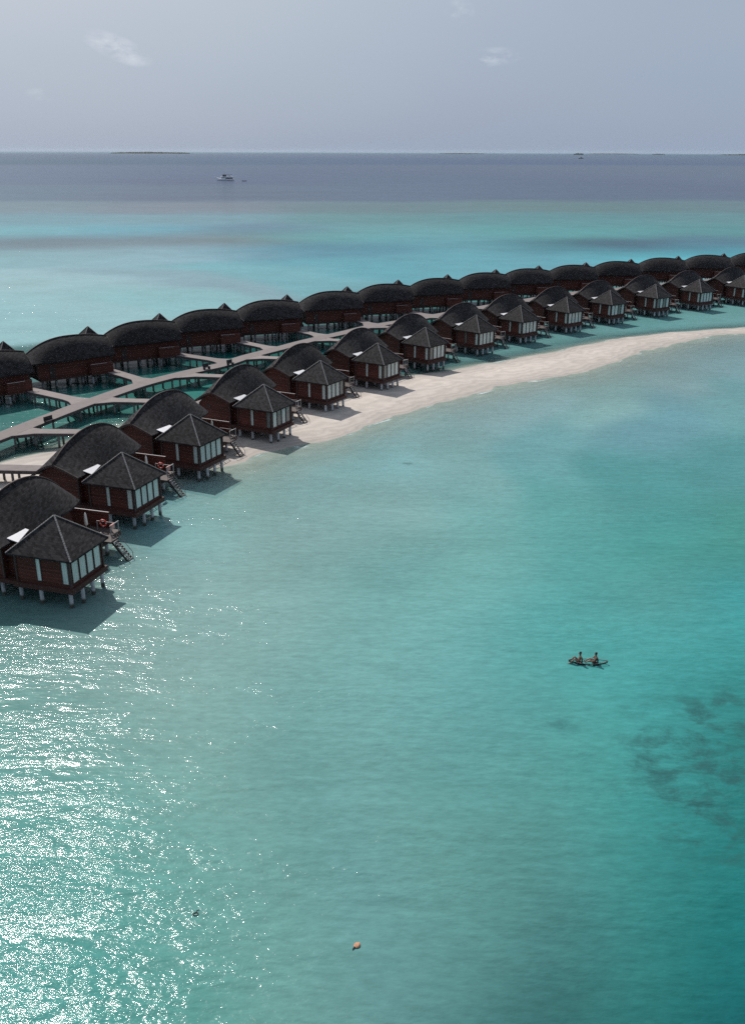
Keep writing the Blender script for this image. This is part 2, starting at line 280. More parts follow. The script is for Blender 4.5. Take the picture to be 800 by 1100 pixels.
INNER = [(-62.1, 112.5), (-56.9, 117.0), (-50.9, 121.0), (-48.8, 124.0), (-46.4, 126.6), (-40.4, 137.6), (-30.6, 152.3), (-16.4, 159.5), (-3.6, 170.3), (7.0, 175.1), (15.5, 180.9), (27.7, 189.9), (40.2, 200.7), (51.5, 210.5), (59.1, 215.7), (72.0, 222.5), (91.1, 229.2), (107.8, 236.2)]
OUTER = [(102.2, 223.1), (88.3, 221.6), (79.3, 217.8), (67.8, 208.6), (52.8, 193.1), (40.7, 178.9), (27.5, 169.3), (16.3, 160.0), (10.5, 154.1), (3.7, 146.3), (-2.9, 137.6), (-8.2, 130.7), (-14.6, 126.1), (-17.7, 121.8), (-20.1, 119.4), (-24.9, 118.1), (-30.8, 116.5), (-37.1, 112.8), (-43.0, 99.8), (-53.2, 94.2)]
POLY = np.array(INNER + OUTER)
def sdf(px, py):
    """signed distance to the sandbank's outline, positive inside; and whether the nearest edge is an inner one"""
    n = len(POLY); d = np.full(px.shape, 1e9); inside = np.zeros(px.shape, bool); near = np.zeros(px.shape, int)
    for i in range(n):
        a = POLY[i]; b = POLY[(i + 1) % n]; e = b - a
        t = np.clip(((px-a[0])*e[0] + (py-a[1])*e[1]) / (e @ e), 0, 1)
        q = np.hypot(px - a[0] - t*e[0], py - a[1] - t*e[1])
        near = np.where(q < d, i, near); d = np.minimum(d, q)
        c = ((a[1] > py) != (b[1] > py)) & (px < (b[0]-a[0])*(py-a[1])/((b[1]-a[1]) or 1e-9) + a[0])
        inside ^= c
    return np.where(inside, d, -d), near < len(INNER)
def wob(px, py, s, seed=0.0):
    return (np.sin(px*s*1.0+py*s*0.6+seed) + np.sin(px*s*-0.53+py*s*1.3+1.7+seed) + np.sin(px*s*2.1-py*s*0.9+0.4+seed)*0.5 + np.sin(px*s*1.7+py*s*2.6+2.2+seed)*0.4) / 2.9
def ground(px, py):
    d, inner = sdf(px, py)
    d = d + wob(px, py, 0.35)*0.7 + wob(px, py, 1.1, 3)*0.25
    slope_out = np.where(inner, 0.13, 0.034)
    h = np.where(d > 0, 0.42*(1-np.exp(-np.maximum(d, 0)*0.13)), np.minimum(d, 0)*slope_out)
    h = h + np.where(d > 0, wob(px, py, 0.8, 1)*0.03 + wob(px, py, 0.21, 4)*0.06, 0)
    return np.maximum(h, -1.9)

def grid_object(name, X, Y, Z, mats, attrs=None, smooth=True, wrap=False):
    a, b = X.shape
    co = np.stack([X, Y, Z], -1).reshape(-1, 3)
    i = np.arange(a-1)[:, None]*b; j = np.arange(b-1)[None, :]
    f = np.stack([i+j, i+j+1, i+b+j+1, i+b+j], -1).reshape(-1, 4)
    me = bpy.data.meshes.new(name)
    me.vertices.add(len(co)); me.vertices.foreach_set('co', co.ravel())
    me.loops.add(f.size); me.loops.foreach_set('vertex_index', f.ravel().astype(np.int32))
    me.polygons.add(len(f)); me.polygons.foreach_set('loop_start', np.arange(0, f.size, 4, dtype=np.int32))
    try: me.polygons.foreach_set('loop_total', np.full(len(f), 4, dtype=np.int32))
    except Exception: pass
    me.update(calc_edges=True); me.validate()
    me.polygons.foreach_set('use_smooth', np.full(len(me.polygons), smooth))
    for k, v in (attrs or {}).items():
        if v.ndim == 3:
            at = me.attributes.new(k, 'FLOAT_COLOR', 'POINT'); at.data.foreach_set('color', v.reshape(-1, 4).ravel().astype(np.float32))
        else:
            at = me.attributes.new(k, 'FLOAT', 'POINT'); at.data.foreach_set('value', v.ravel().astype(np.float32))
    for m in mats: me.materials.append(m)
    o = bpy.data.objects.new(name, me); C.objects.link(o); return o

# colour of the water body (depth, sand and reef, with villa shade, reflections and sky glare painted in) at points across the atoll
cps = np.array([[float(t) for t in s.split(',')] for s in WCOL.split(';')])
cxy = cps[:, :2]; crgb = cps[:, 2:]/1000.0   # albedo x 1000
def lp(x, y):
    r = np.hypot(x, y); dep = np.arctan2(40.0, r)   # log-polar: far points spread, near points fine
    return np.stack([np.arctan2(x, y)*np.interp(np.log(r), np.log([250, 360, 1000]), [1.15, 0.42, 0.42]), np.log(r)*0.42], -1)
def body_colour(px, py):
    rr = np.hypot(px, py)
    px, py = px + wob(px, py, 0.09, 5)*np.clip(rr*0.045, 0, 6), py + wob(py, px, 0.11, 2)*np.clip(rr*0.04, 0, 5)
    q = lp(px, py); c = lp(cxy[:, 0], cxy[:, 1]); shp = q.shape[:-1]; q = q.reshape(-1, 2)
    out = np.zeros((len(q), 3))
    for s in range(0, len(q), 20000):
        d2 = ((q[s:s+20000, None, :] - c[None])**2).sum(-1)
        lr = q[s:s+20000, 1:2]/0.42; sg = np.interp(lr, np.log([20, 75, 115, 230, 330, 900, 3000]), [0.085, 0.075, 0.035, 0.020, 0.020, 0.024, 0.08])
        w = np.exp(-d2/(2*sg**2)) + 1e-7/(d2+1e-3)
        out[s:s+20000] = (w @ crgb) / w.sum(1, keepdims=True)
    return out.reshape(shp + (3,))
rad = [8.0]
while rad[-1] < 420: rad.append(rad[-1]*1.006)
while rad[-1] < 30000: rad.append(rad[-1]*1.03)
ang = np.concatenate([np.arange(-180, -36, 6.0), np.arange(-36, 36.01, 0.3), np.arange(42, 180.1, 6.0)])
RR, AA = np.meshgrid(np.array(rad), np.radians(ang), indexing='ij')
WX = RR*np.sin(AA); WY = RR*np.cos(AA)
H = ground(WX, WY); depth = -H
fac = 1 - np.exp(-np.maximum(depth, 0)*2.3); tt = np.clip((depth-0.5)/0.9, 0, 1); fac = fac + (1-fac)*tt*tt*(3-2*tt)
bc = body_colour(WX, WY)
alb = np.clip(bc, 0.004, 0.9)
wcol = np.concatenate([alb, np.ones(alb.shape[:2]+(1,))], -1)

def water_material():
    m = bpy.data.materials.new('sea_water'); m.use_nodes = True; nt = m.node_tree; N = nt.nodes; L = nt.links; N.clear()
    out = N.new('ShaderNodeOutputMaterial')
    geo = N.new('ShaderNodeNewGeometry')
    def attr(n): a = N.new('ShaderNodeAttribute'); a.attribute_name = n; return a
    wc = attr('wcol'); fc = attr('opacity'); dp = attr('depth'); rf = attr('reef')
    def noise_(scale, detail, st=(1,1,1), rough=0.5, rot=0.0, dist=0.0):
        mp = N.new('ShaderNodeMapping'); mp.inputs['Scale'].default_value = st; mp.inputs['Rotation'].default_value = (0,0,rot)
        L.new(geo.outputs['Position'], mp.inputs['Vector'])
        n = N.new('ShaderNodeTexNoise'); n.inputs['Scale'].default_value = scale; n.inputs['Detail'].default_value = detail
        n.inputs['Roughness'].default_value = rough; n.inputs['Distortion'].default_value = dist
        L.new(mp.outputs[0], n.inputs['Vector']); return n.outputs['Fac']
    def mrange(v, a, b, c, d, smooth=False):
        r = N.new('ShaderNodeMapRange'); r.inputs['From Min'].default_value = a; r.inputs['From Max'].default_value = b
        r.inputs['To Min'].default_value = c; r.inputs['To Max'].default_value = d
        if smooth: r.interpolation_type = 'SMOOTHSTEP'
        L.new(v, r.inputs['Value']); return r.outputs[0]
    def math_(op, a, b=None, c=None):
        n = N.new('ShaderNodeMath'); n.operation = op
        for i, v in enumerate((a, b, c)):
            if v is None: continue
            if isinstance(v, (int, float)): n.inputs[i].default_value = v
            else: L.new(v, n.inputs[i])
        return n.outputs[0]
    # mottling of the body: clouds of fine sand, with ripple light and caustics painted in
    m1 = mrange(noise_(0.06, 6, (1, 1.3, 1), 0.6, 0.5), 0.3, 0.7, 0.92, 1.08)
    m2 = mrange(noise_(1.3, 4, (0.7, 1.7, 1), 0.65, 0.3), 0.3, 0.7, 0.87, 1.13)
    m4 = mrange(noise_(0.33, 3, (0.6, 3.2, 1), 0.6, 0.25), 0.35, 0.7, 1.04, 0.92)
    m3 = mrange(noise_(0.012, 4, (0.6, 1.6, 1), 0.6), 0.3, 0.7, 0.93, 1.07)
    mm = math_('MULTIPLY', math_('MULTIPLY', math_('MULTIPLY', m1, m2), m3), m4)
    sc_ = N.new('ShaderNodeVectorMath'); sc_.operation = 'SCALE'; L.new(wc.outputs['Color'], sc_.inputs[0]); L.new(mm, sc_.inputs['Scale'])
    # coral heads on the bottom
    rn = mrange(noise_(0.33, 8, (0.9, 1.15, 1), 0.68, 0.3, 0.3), 0.44, 0.66, 0, 0.85, True)
    rfac = math_('MULTIPLY', rn, rf.outputs['Fac'])
    cm = N.new('ShaderNodeMix'); cm.data_type = 'RGBA'; L.new(rfac, cm.inputs['Factor']); L.new(sc_.outputs[0], cm.inputs[6]); cm.inputs[7].default_value = (0.020, 0.080, 0.080, 1)
    # a little foam where the sea meets the sand
    fn = mrange(noise_(0.12, 5, (1, 1, 1), 0.62, 0.6), 0.50, 0.58, 0, 0.75)
    fb = math_('MULTIPLY', mrange(dp.outputs['Fac'], 0.004, 0.014, 0, 1), mrange(dp.outputs['Fac'], 0.018, 0.034, 1, 0))
    foam = math_('MULTIPLY', fb, fn)
    cf = N.new('ShaderNodeMix'); cf.data_type = 'RGBA'; L.new(foam, cf.inputs['Factor']); L.new(cm.outputs[2], cf.inputs[6]); cf.inputs[7].default_value = (0.72, 0.74, 0.72, 1)
    # waves
    hs = [(0.16, 2, (1, 1.8, 1), 0.25, 0.42), (0.8, 2, (1, 2.0, 1), 0.40, 0.22), (2.0, 3, (1, 2.0, 1), -0.12, 0.14), (5.0, 2, (1, 1.6, 1), 0.3, 0.028)]
    tot = None
    for s_, d_, st, rot, amp in hs:
        v = math_('MULTIPLY', noise_(s_, d_, st, 0.55, rot), amp)
        tot = v if tot is None else math_('ADD', tot, v)
    # calm and ruffled patches
    cat_ = mrange(noise_(0.045, 4, (1, 2.0, 1), 0.6, 0.2), 0.35, 0.65, 0.45, 1.3)
    cat2 = mrange(noise_(0.16, 3, (0.8, 2.4, 1), 0.6, 0.35), 0.35, 0.65, 0.7, 1.2)
    tot = math_('MULTIPLY', math_('MULTIPLY', tot, cat_), cat2)
    bp = N.new('ShaderNodeBump'); bp.inputs['Strength'].default_value = 1.0; bp.inputs['Distance'].default_value = WAVE
    L.new(tot, bp.inputs['Height'])
    dif = N.new('ShaderNodeBsdfDiffuse'); L.new(cf.outputs[2], dif.inputs['Color'])
    bp2 = N.new('ShaderNodeBump'); bp2.inputs['Strength'].default_value = 1.0; bp2.inputs['Distance'].default_value = WAVE*0.6; L.new(tot, bp2.inputs['Height']); L.new(bp2.outputs[0], dif.inputs['Normal'])
    tr = N.new('ShaderNodeBsdfTransparent'); tr.inputs['Color'].default_value = (0.84, 0.955, 0.935, 1)
    op = math_('MAXIMUM', fc.outputs['Fac'], foam)
    b1 = N.new('ShaderNodeMixShader'); L.new(op, b1.inputs[0]); L.new(tr.outputs[0], b1.inputs[1]); L.new(dif.outputs[0], b1.inputs[2])
    gl = N.new('ShaderNodeBsdfGlossy'); gl.inputs['Roughness'].default_value = 0.075; L.new(bp.outputs[0], gl.inputs['Normal'])
    fr = N.new('ShaderNodeFresnel'); fr.inputs['IOR'].default_value = 1.33; L.new(bp.outputs[0], fr.inputs['Normal'])
    wet = mrange(dp.outputs['Fac'], 0.0, 0.05, 0, 1)
    frc = math_('MULTIPLY', math_('MULTIPLY', math_('MINIMUM', fr.outputs[0], 0.5), 0.48), wet)
    mx = N.new('ShaderNodeMixShader'); L.new(frc, mx.inputs[0]); L.new(b1.outputs[0], mx.inputs[1]); gl2 = N.new('ShaderNodeBsdfGlossy'); gl2.inputs['Roughness'].default_value = 0.24; L.new(bp.outputs[0], gl2.inputs['Normal'])
    gm = N.new('ShaderNodeMixShader'); gm.inputs[0].default_value = 0.30; L.new(gl.outputs[0], gm.inputs[1]); L.new(gl2.outputs[0], gm.inputs[2]); L.new(gm.outputs[0], mx.inputs[2])
    L.new(mx.outputs[0], out.inputs['Surface'])
    return m
WAVE = 0.385
# where coral grows on the bottom, as patches in the lagoon
def patch(x, y, cx, cy, rx, ry): return np.exp(-(((x-cx)/rx)**2 + ((y-cy)/ry)**2))
reef = np.clip(patch(WX, WY, 27, 53, 7, 8)*1.3 + patch(WX, WY, 21, 55, 4.0, 4.0)*0.7 + patch(WX, WY, 29, 61, 6, 3.0)*0.8 + patch(WX, WY, 24.5, 48, 4.5, 4.5)*1.0
               + patch(WX, WY, 14.0, 59.1, 1.1, 0.8)*0.8 + patch(WX, WY, 4.7, 121.7, 1.2, 0.6)*0.9 + patch(WX, WY, 6.7, 124.2, 0.9, 0.5)*0.7
               + patch(WX, WY, 20, 48, 2.5, 2.0)*0.5, 0, 1)
water = grid_object('sea_water', WX, WY, np.zeros_like(WX), [water_material()], dict(wcol=wcol, opacity=fac, depth=depth, reef=reef))
tag(water, kind='structure')

gx = np.arange(-95, 135, 0.8); gy = np.arange(60, 290, 0.8)
GX, GY = np.meshgrid(gx, gy, indexing='ij'); GZ = ground(GX, GY)
GZ = np.where((GX < -93) | (GX > 132) | (GY < 62) | (GY > 287), -2.2, GZ)
def sand_material():
    m = mat('sand', (0.41, 0.368, 0.332), 0.9, 0.06, 0.5, 0.4, 3.0, detail=8); nt = m.node_tree; N = nt.nodes; L = nt.links; p = N['Principled BSDF']
    geo = N.new('ShaderNodeNewGeometry'); sp = N.new('ShaderNodeSeparateXYZ'); L.new(geo.outputs['Position'], sp.inputs[0])
    n = N.new('ShaderNodeTexNoise'); n.inputs['Scale'].default_value = 0.35; n.inputs['Detail'].default_value = 6
    L.new(geo.outputs['Position'], n.inputs['Vector'])
    ad = N.new('ShaderNodeMath'); ad.operation = 'MULTIPLY_ADD'; ad.inputs[1].default_value = 0.14; L.new(n.outputs['Fac'], ad.inputs[0]); L.new(sp.outputs[2], ad.inputs[2])
    r = N.new('ShaderNodeMapRange'); r.inputs['From Min'].default_value = 0.07; r.inputs['From Max'].default_value = 0.34; r.inputs['To Min'].default_value = 0.72; r.inputs['To Max'].default_value = 1.0
    L.new(ad.outputs[0], r.inputs['Value'])
    # tide lines: thin bands following the height of the sand
    tl = N.new('ShaderNodeMath'); tl.operation = 'MULTIPLY'; tl.inputs[1].default_value = 95.0; L.new(ad.outputs[0], tl.inputs[0])
    sn = N.new('ShaderNodeMath'); sn.operation = 'SINE'; L.new(tl.outputs[0], sn.inputs[0])
    tr_ = N.new('ShaderNodeMapRange'); tr_.inputs['From Min'].default_value = -1; tr_.inputs['To Min'].default_value = 0.90; tr_.inputs['To Max'].default_value = 1.05; L.new(sn.outputs[0], tr_.inputs['Value'])
    ml = N.new('ShaderNodeMath'); ml.operation = 'MULTIPLY'; L.new(r.outputs[0], ml.inputs[0]); L.new(tr_.outputs[0], ml.inputs[1])
    src = p.inputs['Base Color'].links[0].from_socket
    vm = N.new('ShaderNodeVectorMath'); vm.operation = 'SCALE'; L.new(src, vm.inputs[0]); L.new(ml.outputs[0], vm.inputs['Scale']); L.new(vm.outputs[0], p.inputs['Base Color'])
    return m
sand = grid_object('sandbank', GX, GY, GZ, [sand_material()]); tag(sand, kind='structure')

# the air over the sea: pale even haze that fades the far islands
hz = MB(); hz.box(-34000, 34000, -34000, 34000, -3.0, 75.0)
hm = bpy.data.materials.new('haze_air'); hm.use_nodes = True; N = hm.node_tree.nodes; L = hm.node_tree.links; N.clear()
o_ = N.new('ShaderNodeOutputMaterial'); pv = N.new('ShaderNodeVolumePrincipled'); pv.inputs['Color'].default_value = (0.62, 0.74, 0.88, 1)
pv.inputs['Density'].default_value = 0.9e-5; pv.inputs['Anisotropy'].default_value = 0.3; L.new(pv.outputs[0], o_.inputs['Volume'])
hz_o = hz.build('haze', hm); tag(hz_o, kind='stuff')

# ------------------------------------------------------------------ villas
def ridge_z(t, sea=False):      # t: 0 at the pavilion end .. 1 at the low end
    if sea: return 8.8 - (0.8*((0.45-t)/0.45)**2.0 if t < 0.45 else 2.7*((t-0.45)/0.55)**2.4)
    c = 0.50
    if t < c: k = 1 - (t/c); return 6.8 + 2.55*(1 - k**2.0)
    k = (t - c)/(1 - c); return 9.35 - 2.9*k**2.3
def make_villa(y0, y1, apex, sea, name):
    """local frame: +x towards open water on the pavilion's side, origin under the pavilion's roof point"""
    root = empty(name)
    # pavilion
    f = MB(); f.box(-3.15, 3.2, -2.95, 2.95, 1.62, 2.12); f.build('floor_beam', M['fascia'], root)
    w = MB(); w.box(-2.9, 2.9, -2.65, 2.65, 2.121, 5.06); pw = w.build('pavilion_wall', M['wall'], root)
    for x, y in ((2.9, -2.65), (2.9, 2.65), (-2.9, -2.65), (-2.9, 2.65)): t = MB(); t.box(x-.1, x+.1, y-.1, y+.1, 2.122, 5.02); t.build('corner_post', M['trim'], pw)
    # front glazing: four panels, and side windows
    wins = [('f', -2.38 + k*1.2, -1.30 + k*1.2) for k in range(4)] + [('s', 2.02, 2.76), ('s', -0.72, -0.16), ('t', 0.3, 2.6)]
    for wi, (side, a, b) in enumerate(wins):
        fr = MB(); pn = MB(); z0, z1 = 2.42, 4.82
        e = 0.07
        if side == 'f':
            for aa, bb, c, d in ((a, a+e, z0, z1), (b-e, b, z0, z1), (a+e, b-e, z0, z0+e), (a+e, b-e, z1-e, z1)): fr.box(2.88, 2.96, aa, bb, c, d)
            pn.box(2.89, 2.925, a+e, b-e, z0+e, z1-e)
        else:
            s_ = -1 if side == 's' else 1; y_in = 2.63*s_; ya, yb = sorted((y_in, 2.71*s_)); yc, yd = sorted((y_in, 2.675*s_))
            for aa, bb, c, d in ((a, a+e, z0, z1), (b-e, b, z0, z1), (a+e, b-e, z0, z0+e), (a+e, b-e, z1-e, z1)): fr.box(aa, bb, ya, yb, c, d)
            pn.box(a+e, b-e, yc, yd, z0+e, z1-e)
        fo = fr.build('window', M['trim'], root); pn.build('pane', M['glass_dark'] if side == 't' else M['glass'], fo)
    # pavilion roof: pyramid with thickness
    ex, ey = 3.5, 3.15
    r = MB(); n = 6; ring = []
    vs = [(-ex,-ey,4.92),(ex,-ey,4.92),(ex,ey,4.92),(-ex,ey,4.92),(-ex,-ey,5.08),(ex,-ey,5.08),(ex,ey,5.08),(-ex,ey,5.08),(0,0,apex)]
    r.add(vs, [(3,2,1,0),(0,1,5,4),(1,2,6,5),(2,3,7,6),(3,0,4,7),(4,5,8),(5,6,8),(6,7,8),(7,4,8)])
    pr = r.build('pavilion_roof', M['roof'], root)
    for i in range(4):
        a = Vector(vs[4+i]); h = MB(); b = Vector((0, 0, apex)); nseg = 22
        for k in range(nseg):
            p0 = a.lerp(b, k/nseg); p1 = a.lerp(b, (k+0.80)/nseg)
            h.bar(p0+Vector((0,0,.02)), p1+Vector((0,0,.035)), 0.16, 0.07)
        h.build('hip_cap', M['cap'], pr)
    # main house
    xl, xs, xr = -10.4, -3.8, -7.1        # landward eave, seaward eave, ridge
    L_ = y1 - y0; nn = 28
    f = MB(); f.box(-10.05, -3.16, y0+0.5, y1-1.4, 1.72, 2.10); f.build('main_floor_beam', M['fascia'], root)
    # roof surface by sections
    mr = MB(); mr.smooth = True; secs = []; m_ = 10
    for k in range(nn+1):
        t = k/nn; y = y0 + L_*t; rz = ridge_z(t, sea)
        a = max(0, (t-0.62)/0.38); a0 = max(0, (0.12-t)/0.12)
        sxx = xs - 1.0*a**2.6; sxl = xl + (0.5 if sea else 1.3)*a**2.2; zs = 5.62 - 0.40*t; zl = 5.06 - 0.02*a
        sec = []
        for q in range(m_+1):
            u = q/m_
            if u <= 0.5: v = u*2; x = sxl + (xr-sxl)*v; z = zl + (rz-zl)*(0.4*v + 0.6*(1-(1-v)**1.9))
            else: v = (1-u)*2; x = sxx + (xr-sxx)*v; z = zs + (rz-zs)*(0.8*v + 0.2*(1-(1-v)**1.8))
            sec.append((x, y, z))
        secs.append(sec)
    w_ = m_+1; hq = (m_+1)//2
    dn = [[(x, y, z-0.17) for x, y, z in s_] for s_ in secs]
    def sheet(rows, flip):
        w2 = len(rows[0]); fs = []
        for k in range(len(rows)-1):
            for q in range(w2-1):
                i = k*w2+q; f_ = (i+1, i+w2+1, i+w2, i); fs.append(f_[::-1] if flip else f_)
        mr.add([p for r_ in rows for p in r_], fs)
    sheet([s_[:hq+1] for s_ in secs], True); sheet([s_[hq:] for s_ in secs], True); sheet(dn, False)
    mr.smooth = False
    sheet([[secs[k][0], dn[k][0]] for k in range(nn+1)], False); sheet([[secs[k][-1], dn[k][-1]] for k in range(nn+1)], True)
    sheet([[secs[0][q], dn[0][q]] for q in range(w_)], True); sheet([[secs[-1][q], dn[-1][q]] for q in range(w_)], False)
    mro = mr.build('main_roof', M['roof'], root)
    rc = MB(); rc.smooth = True
    rc.tube([(xr, y0+L_*k/nn, ridge_z(k/nn, sea)+0.03) for k in range(nn+1)], 0.10, 6); rc.build('ridge_cap', M['trim'], mro)
    bb = MB()
    for e0, e1 in ((secs[0], 0),): 
        for q in range(m_): bb.bar(Vector(e0[q])+Vector((0,-.03,-.12)), Vector(e0[q+1])+Vector((0,-.03,-.12)), 0.06, 0.26)
    bb.build('barge_board', M['trim'], mro)
    # walls follow the roof
    mw = MB(); ws = []; nw = 12; ya, yb = y0+0.75, y1-(1.1 if sea else 1.7)
    for k in range(nw+1):
        y = ya + (yb-ya)*k/nw; t = (y-y0)/L_; rz = ridge_z(t, sea)
        a = max(0, (t-0.62)/0.38)
        ws.append([(-9.85, y, 2.101), (-9.85, y, 4.95), (xr, y, rz-0.22), (-4.45 - 1.0*a, y, 5.30), (-4.45, y, 2.101)])
    vs = [p for s_ in ws for p in s_]; fs = []
    for k in range(nw):
        for q in range(5): i = k*5+q; j = k*5+(q+1)%5; fs.append((i, i+5, j+5, j)[::-1])
    fs.append((0,1,2,3,4)); fs.append(tuple(nw*5+i for i in (4,3,2,1,0)))
    mw.add(vs, fs); mwo = mw.build('main_wall', M['wall'], root)
    for x, y, z in ((-9.85, ya, 4.85), (-4.45, ya, 5.2), (-9.85, yb, 4.85)): tp = MB(); tp.box(x-.09, x+.09, y-.09, y+.09, 2.103, z); tp.build('corner_post', M['trim'], mwo)
    cn = MB(); cn.box(-4.44, -2.91, -1.75, 1.75, 2.102, 5.35); cn.build('link_wall', M['wall'], root)
    sk = MB(); sk.add([(-4.25,-1.75,5.93),(-3.05,-1.75,5.66),(-3.75,0.9,5.82),(-4.25,0.9,5.93),(-4.25,-1.75,5.87),(-3.05,-1.75,5.60),(-3.75,0.9,5.76),(-4.25,0.9,5.87)],
                      [(0,1,2,3),(7,6,5,4),(0,4,5,1),(1,5,6,2),(2,6,7,3),(3,7,4,0)]); sk.build('roof_sheet', M['white'], root)
    # door and vents on the landward wall
    dr = MB(); dr.box(-9.93, -9.84, y1-4.2, y1-3.2, 2.13, 4.25); d_ = dr.build('door', M['trim'], root)
    hd = MB(); hd.box(-9.99, -9.935, y1-3.45, y1-3.35, 3.0, 3.3); hd.build('handle', M['rope'], d_)
    vt = MB(); vt.box(-8.6, -7.9, ya-0.045, ya+0.01, 4.2, 4.75); vt.build('vent', M['trim'], root)
    # deck on the far side
    dk = MB(); dk.box(-4.40, -0.6, 2.96, y1+0.6, 1.86, 2.06); dk.box(-0.598, 0.3, 8.2, 9.7, 1.86, 2.055); dko = dk.build('deck', M['deck'], root)
    sb = MB(); sb.box(-4.40, -0.55, 2.97, y1+0.58, 1.5, 1.855); sb.build('deck_beam', M['fascia'], dko)
    pv = MB(); pv.box(-7.6, -1.9, y1+0.62, y1+0.72, 1.5, 3.86); pvo = pv.build('privacy_wall', M['wall'], root)
    pc = MB(); pc.bar((-7.65, y1+0.67, 3.89), (-1.85, y1+0.67, 3.89), 0.14, 0.06); pc.build('wall_cap', M['rope'], pvo)
    rl = MB()
    for y in [3.2, 4.4, 5.6, 6.8, 8.0]: rl.bar((-0.66, y, 2.06), (-0.66, y, 3.05), 0.07)
    for y in [9.8, y1+0.4]: rl.bar((-0.66, y, 2.06), (-0.66, y, 3.1), 0.08)
    rl.bar((-0.66, 3.1, 3.08), (-0.66, 8.1, 3.08), 0.07); rl.bar((-0.66, 9.7, 3.13), (-0.66, y1+0.5, 3.13), 0.07)
    rl.bar((-0.66, 3.1, 2.6), (-0.66, 8.1, 2.6), 0.03); rl.bar((-2.9, y1-0.1, 3.1), (-0.66, y1-0.1, 3.1), 0.06); rl.bar((-2.9, y1-0.1, 2.06), (-2.9, y1-0.1, 3.1), 0.07)
    rl.build('deck_railing', M['rope'], root)
    st = MB()
    for k in range(8):
        x = 0.3 + k*0.22; z = 1.86 - k*0.255; st.box(x, x+0.20, 8.5, 9.3, z, z+0.05)
    st.m = 1
    for y in (8.46, 9.34): st.bar((0.25, y, 1.9), (2.1, y, -0.25), 0.06, 0.2)
    sto = st.build('stairs', [M['tread'], M['trim']], root)
    hr = MB()
    for y in (8.46, 9.34):
        hr.bar((0.3, y, 2.8), (2.05, y, 0.75), 0.045); hr.bar((0.3, y, 1.9), (0.3, y, 2.8), 0.05); hr.bar((2.05, y, -0.2), (2.05, y, 0.75), 0.05)
    hr.build('handrail', M['tread'], sto)
    if sea:
        ns = MB(); ns.box(-11.5, -9.98, y0+1.0, y0+5.2, 2.0, 3.95); nso = ns.build('entrance_screen', M['wall'], root)
        nc = MB(); nc.bar((-11.55, y0+2.2, 3.98), (-11.55, y0+5.2, 3.98), 0.09, 0.05); nc.build('screen_cap', M['rope'], nso)
    # piles
    pl = [(-3.0,-2.3),(-0.6,-2.5),(2.55,-2.45),(3.0,-1.2),(2.9,0.6),(2.8,2.4),(-0.6,0),(-3.0,2.3),(-0.6,2.4)]
    pl += [(-9.4, y) for y in np.arange(y0+1.2, y1-1.5, 2.45)] + [(-5.2, y) for y in np.arange(y0+1.2, y1-1.5, 3.2)] + [(-7.3, y) for y in np.arange(y0+2.4, y1-1.5, 4.0)]
    pl += [(-0.95, 5.2), (-0.95, 9.2), (-3.9, y1+0.3), (-1.0, y1+0.3), (-6.8, y1+0.67)]
    if sea: pl += [(-11.2, y0+1.3), (-11.2, y0+4.9)]
    me = None
    for x, y in pl:
        b = MB(); b.smooth = False; b.tube([(0,0,-2.3),(0,0,0.25),(0,0,1.66)], [0.19,0.19,0.19], 8)
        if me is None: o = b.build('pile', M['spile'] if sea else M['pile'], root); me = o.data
        else: o = bpy.data.objects.new('pile', me); C.objects.link(o); o.parent = root
        o.location = (float(x), float(y), 0)
    return root

def villa_frame(loc, adeg):
    return Matrix.Translation((loc[0], loc[1], 0)) @ Matrix.Rotation(R(adeg), 4, 'Z')
NEAR = [(-29.8,81.2,-17),(-28.4,100.8,-20),(-23.7,117.3,-25),(-16.0,134.0,-27),(-8.6,150.9,-31),(0.8,165.9,-34),(10.2,182.0,-40),(21.6,196.9,-44),
        (32.8,210.2,-48),(45.6,223.3,-50),(58.7,235.4,-52),(73.2,246.8,-54),(88.0,257.4,-55),(103.4,266.3,-57)]
ORD = ['first','second','third','fourth','fifth','sixth','seventh','eighth','ninth','tenth','eleventh','twelfth','thirteenth','fourteenth','fifteenth']
NEAR_LABEL = [
 'red-brown stilt villa nearest the camera at the lower left of its row',
 'red-brown stilt villa standing in lagoon water directly behind the nearest villa',
 'red-brown stilt villa with front legs where the lagoon meets the left beach end',
 'red-brown stilt villa on the narrow left end of the sand, fourth in the beach-side row',
 'red-brown stilt villa on dry sand with its sharp shadow on the beach, fifth in row',
 'red-brown stilt villa where the inner water first cuts behind the beach, sixth in its row']
proto = make_villa(-3.3, 10.9, 8.1, False, 'overwater_villa')
villas = []
for i, (x, y, a) in enumerate(NEAR):
    o = proto if i == 0 else copy_tree(proto)
    o.location = (x, y, 0); o.rotation_euler = (0, 0, R(a))
    tag(o, NEAR_LABEL[i] if i < 6 else 'stilt villa over inner water behind the beach, %s from left in its row' % ORD[i], 'villa', 'villas in the row beside the sandbank')
    villas.append((x, y, a))
SEA = [(-67.5,146.0,42),(-58.2,161.4,38),(-49.6,177.5,32),(-40.0,192.3,26),(-28.7,206.4,21),(-15.3,220.9,20),(-2.6,234.4,19),(10.9,246.2,18),(24.6,259.2,14),(38.0,269.4,12),
       (52.5,279.6,6),(67.8,290.7,1),(84.6,302.0,-5),(102.0,311.6,-8),(119.8,320.0,-10)]
sproto = make_villa(-0.6, 14.8, 8.8, True, 'overwater_villa')
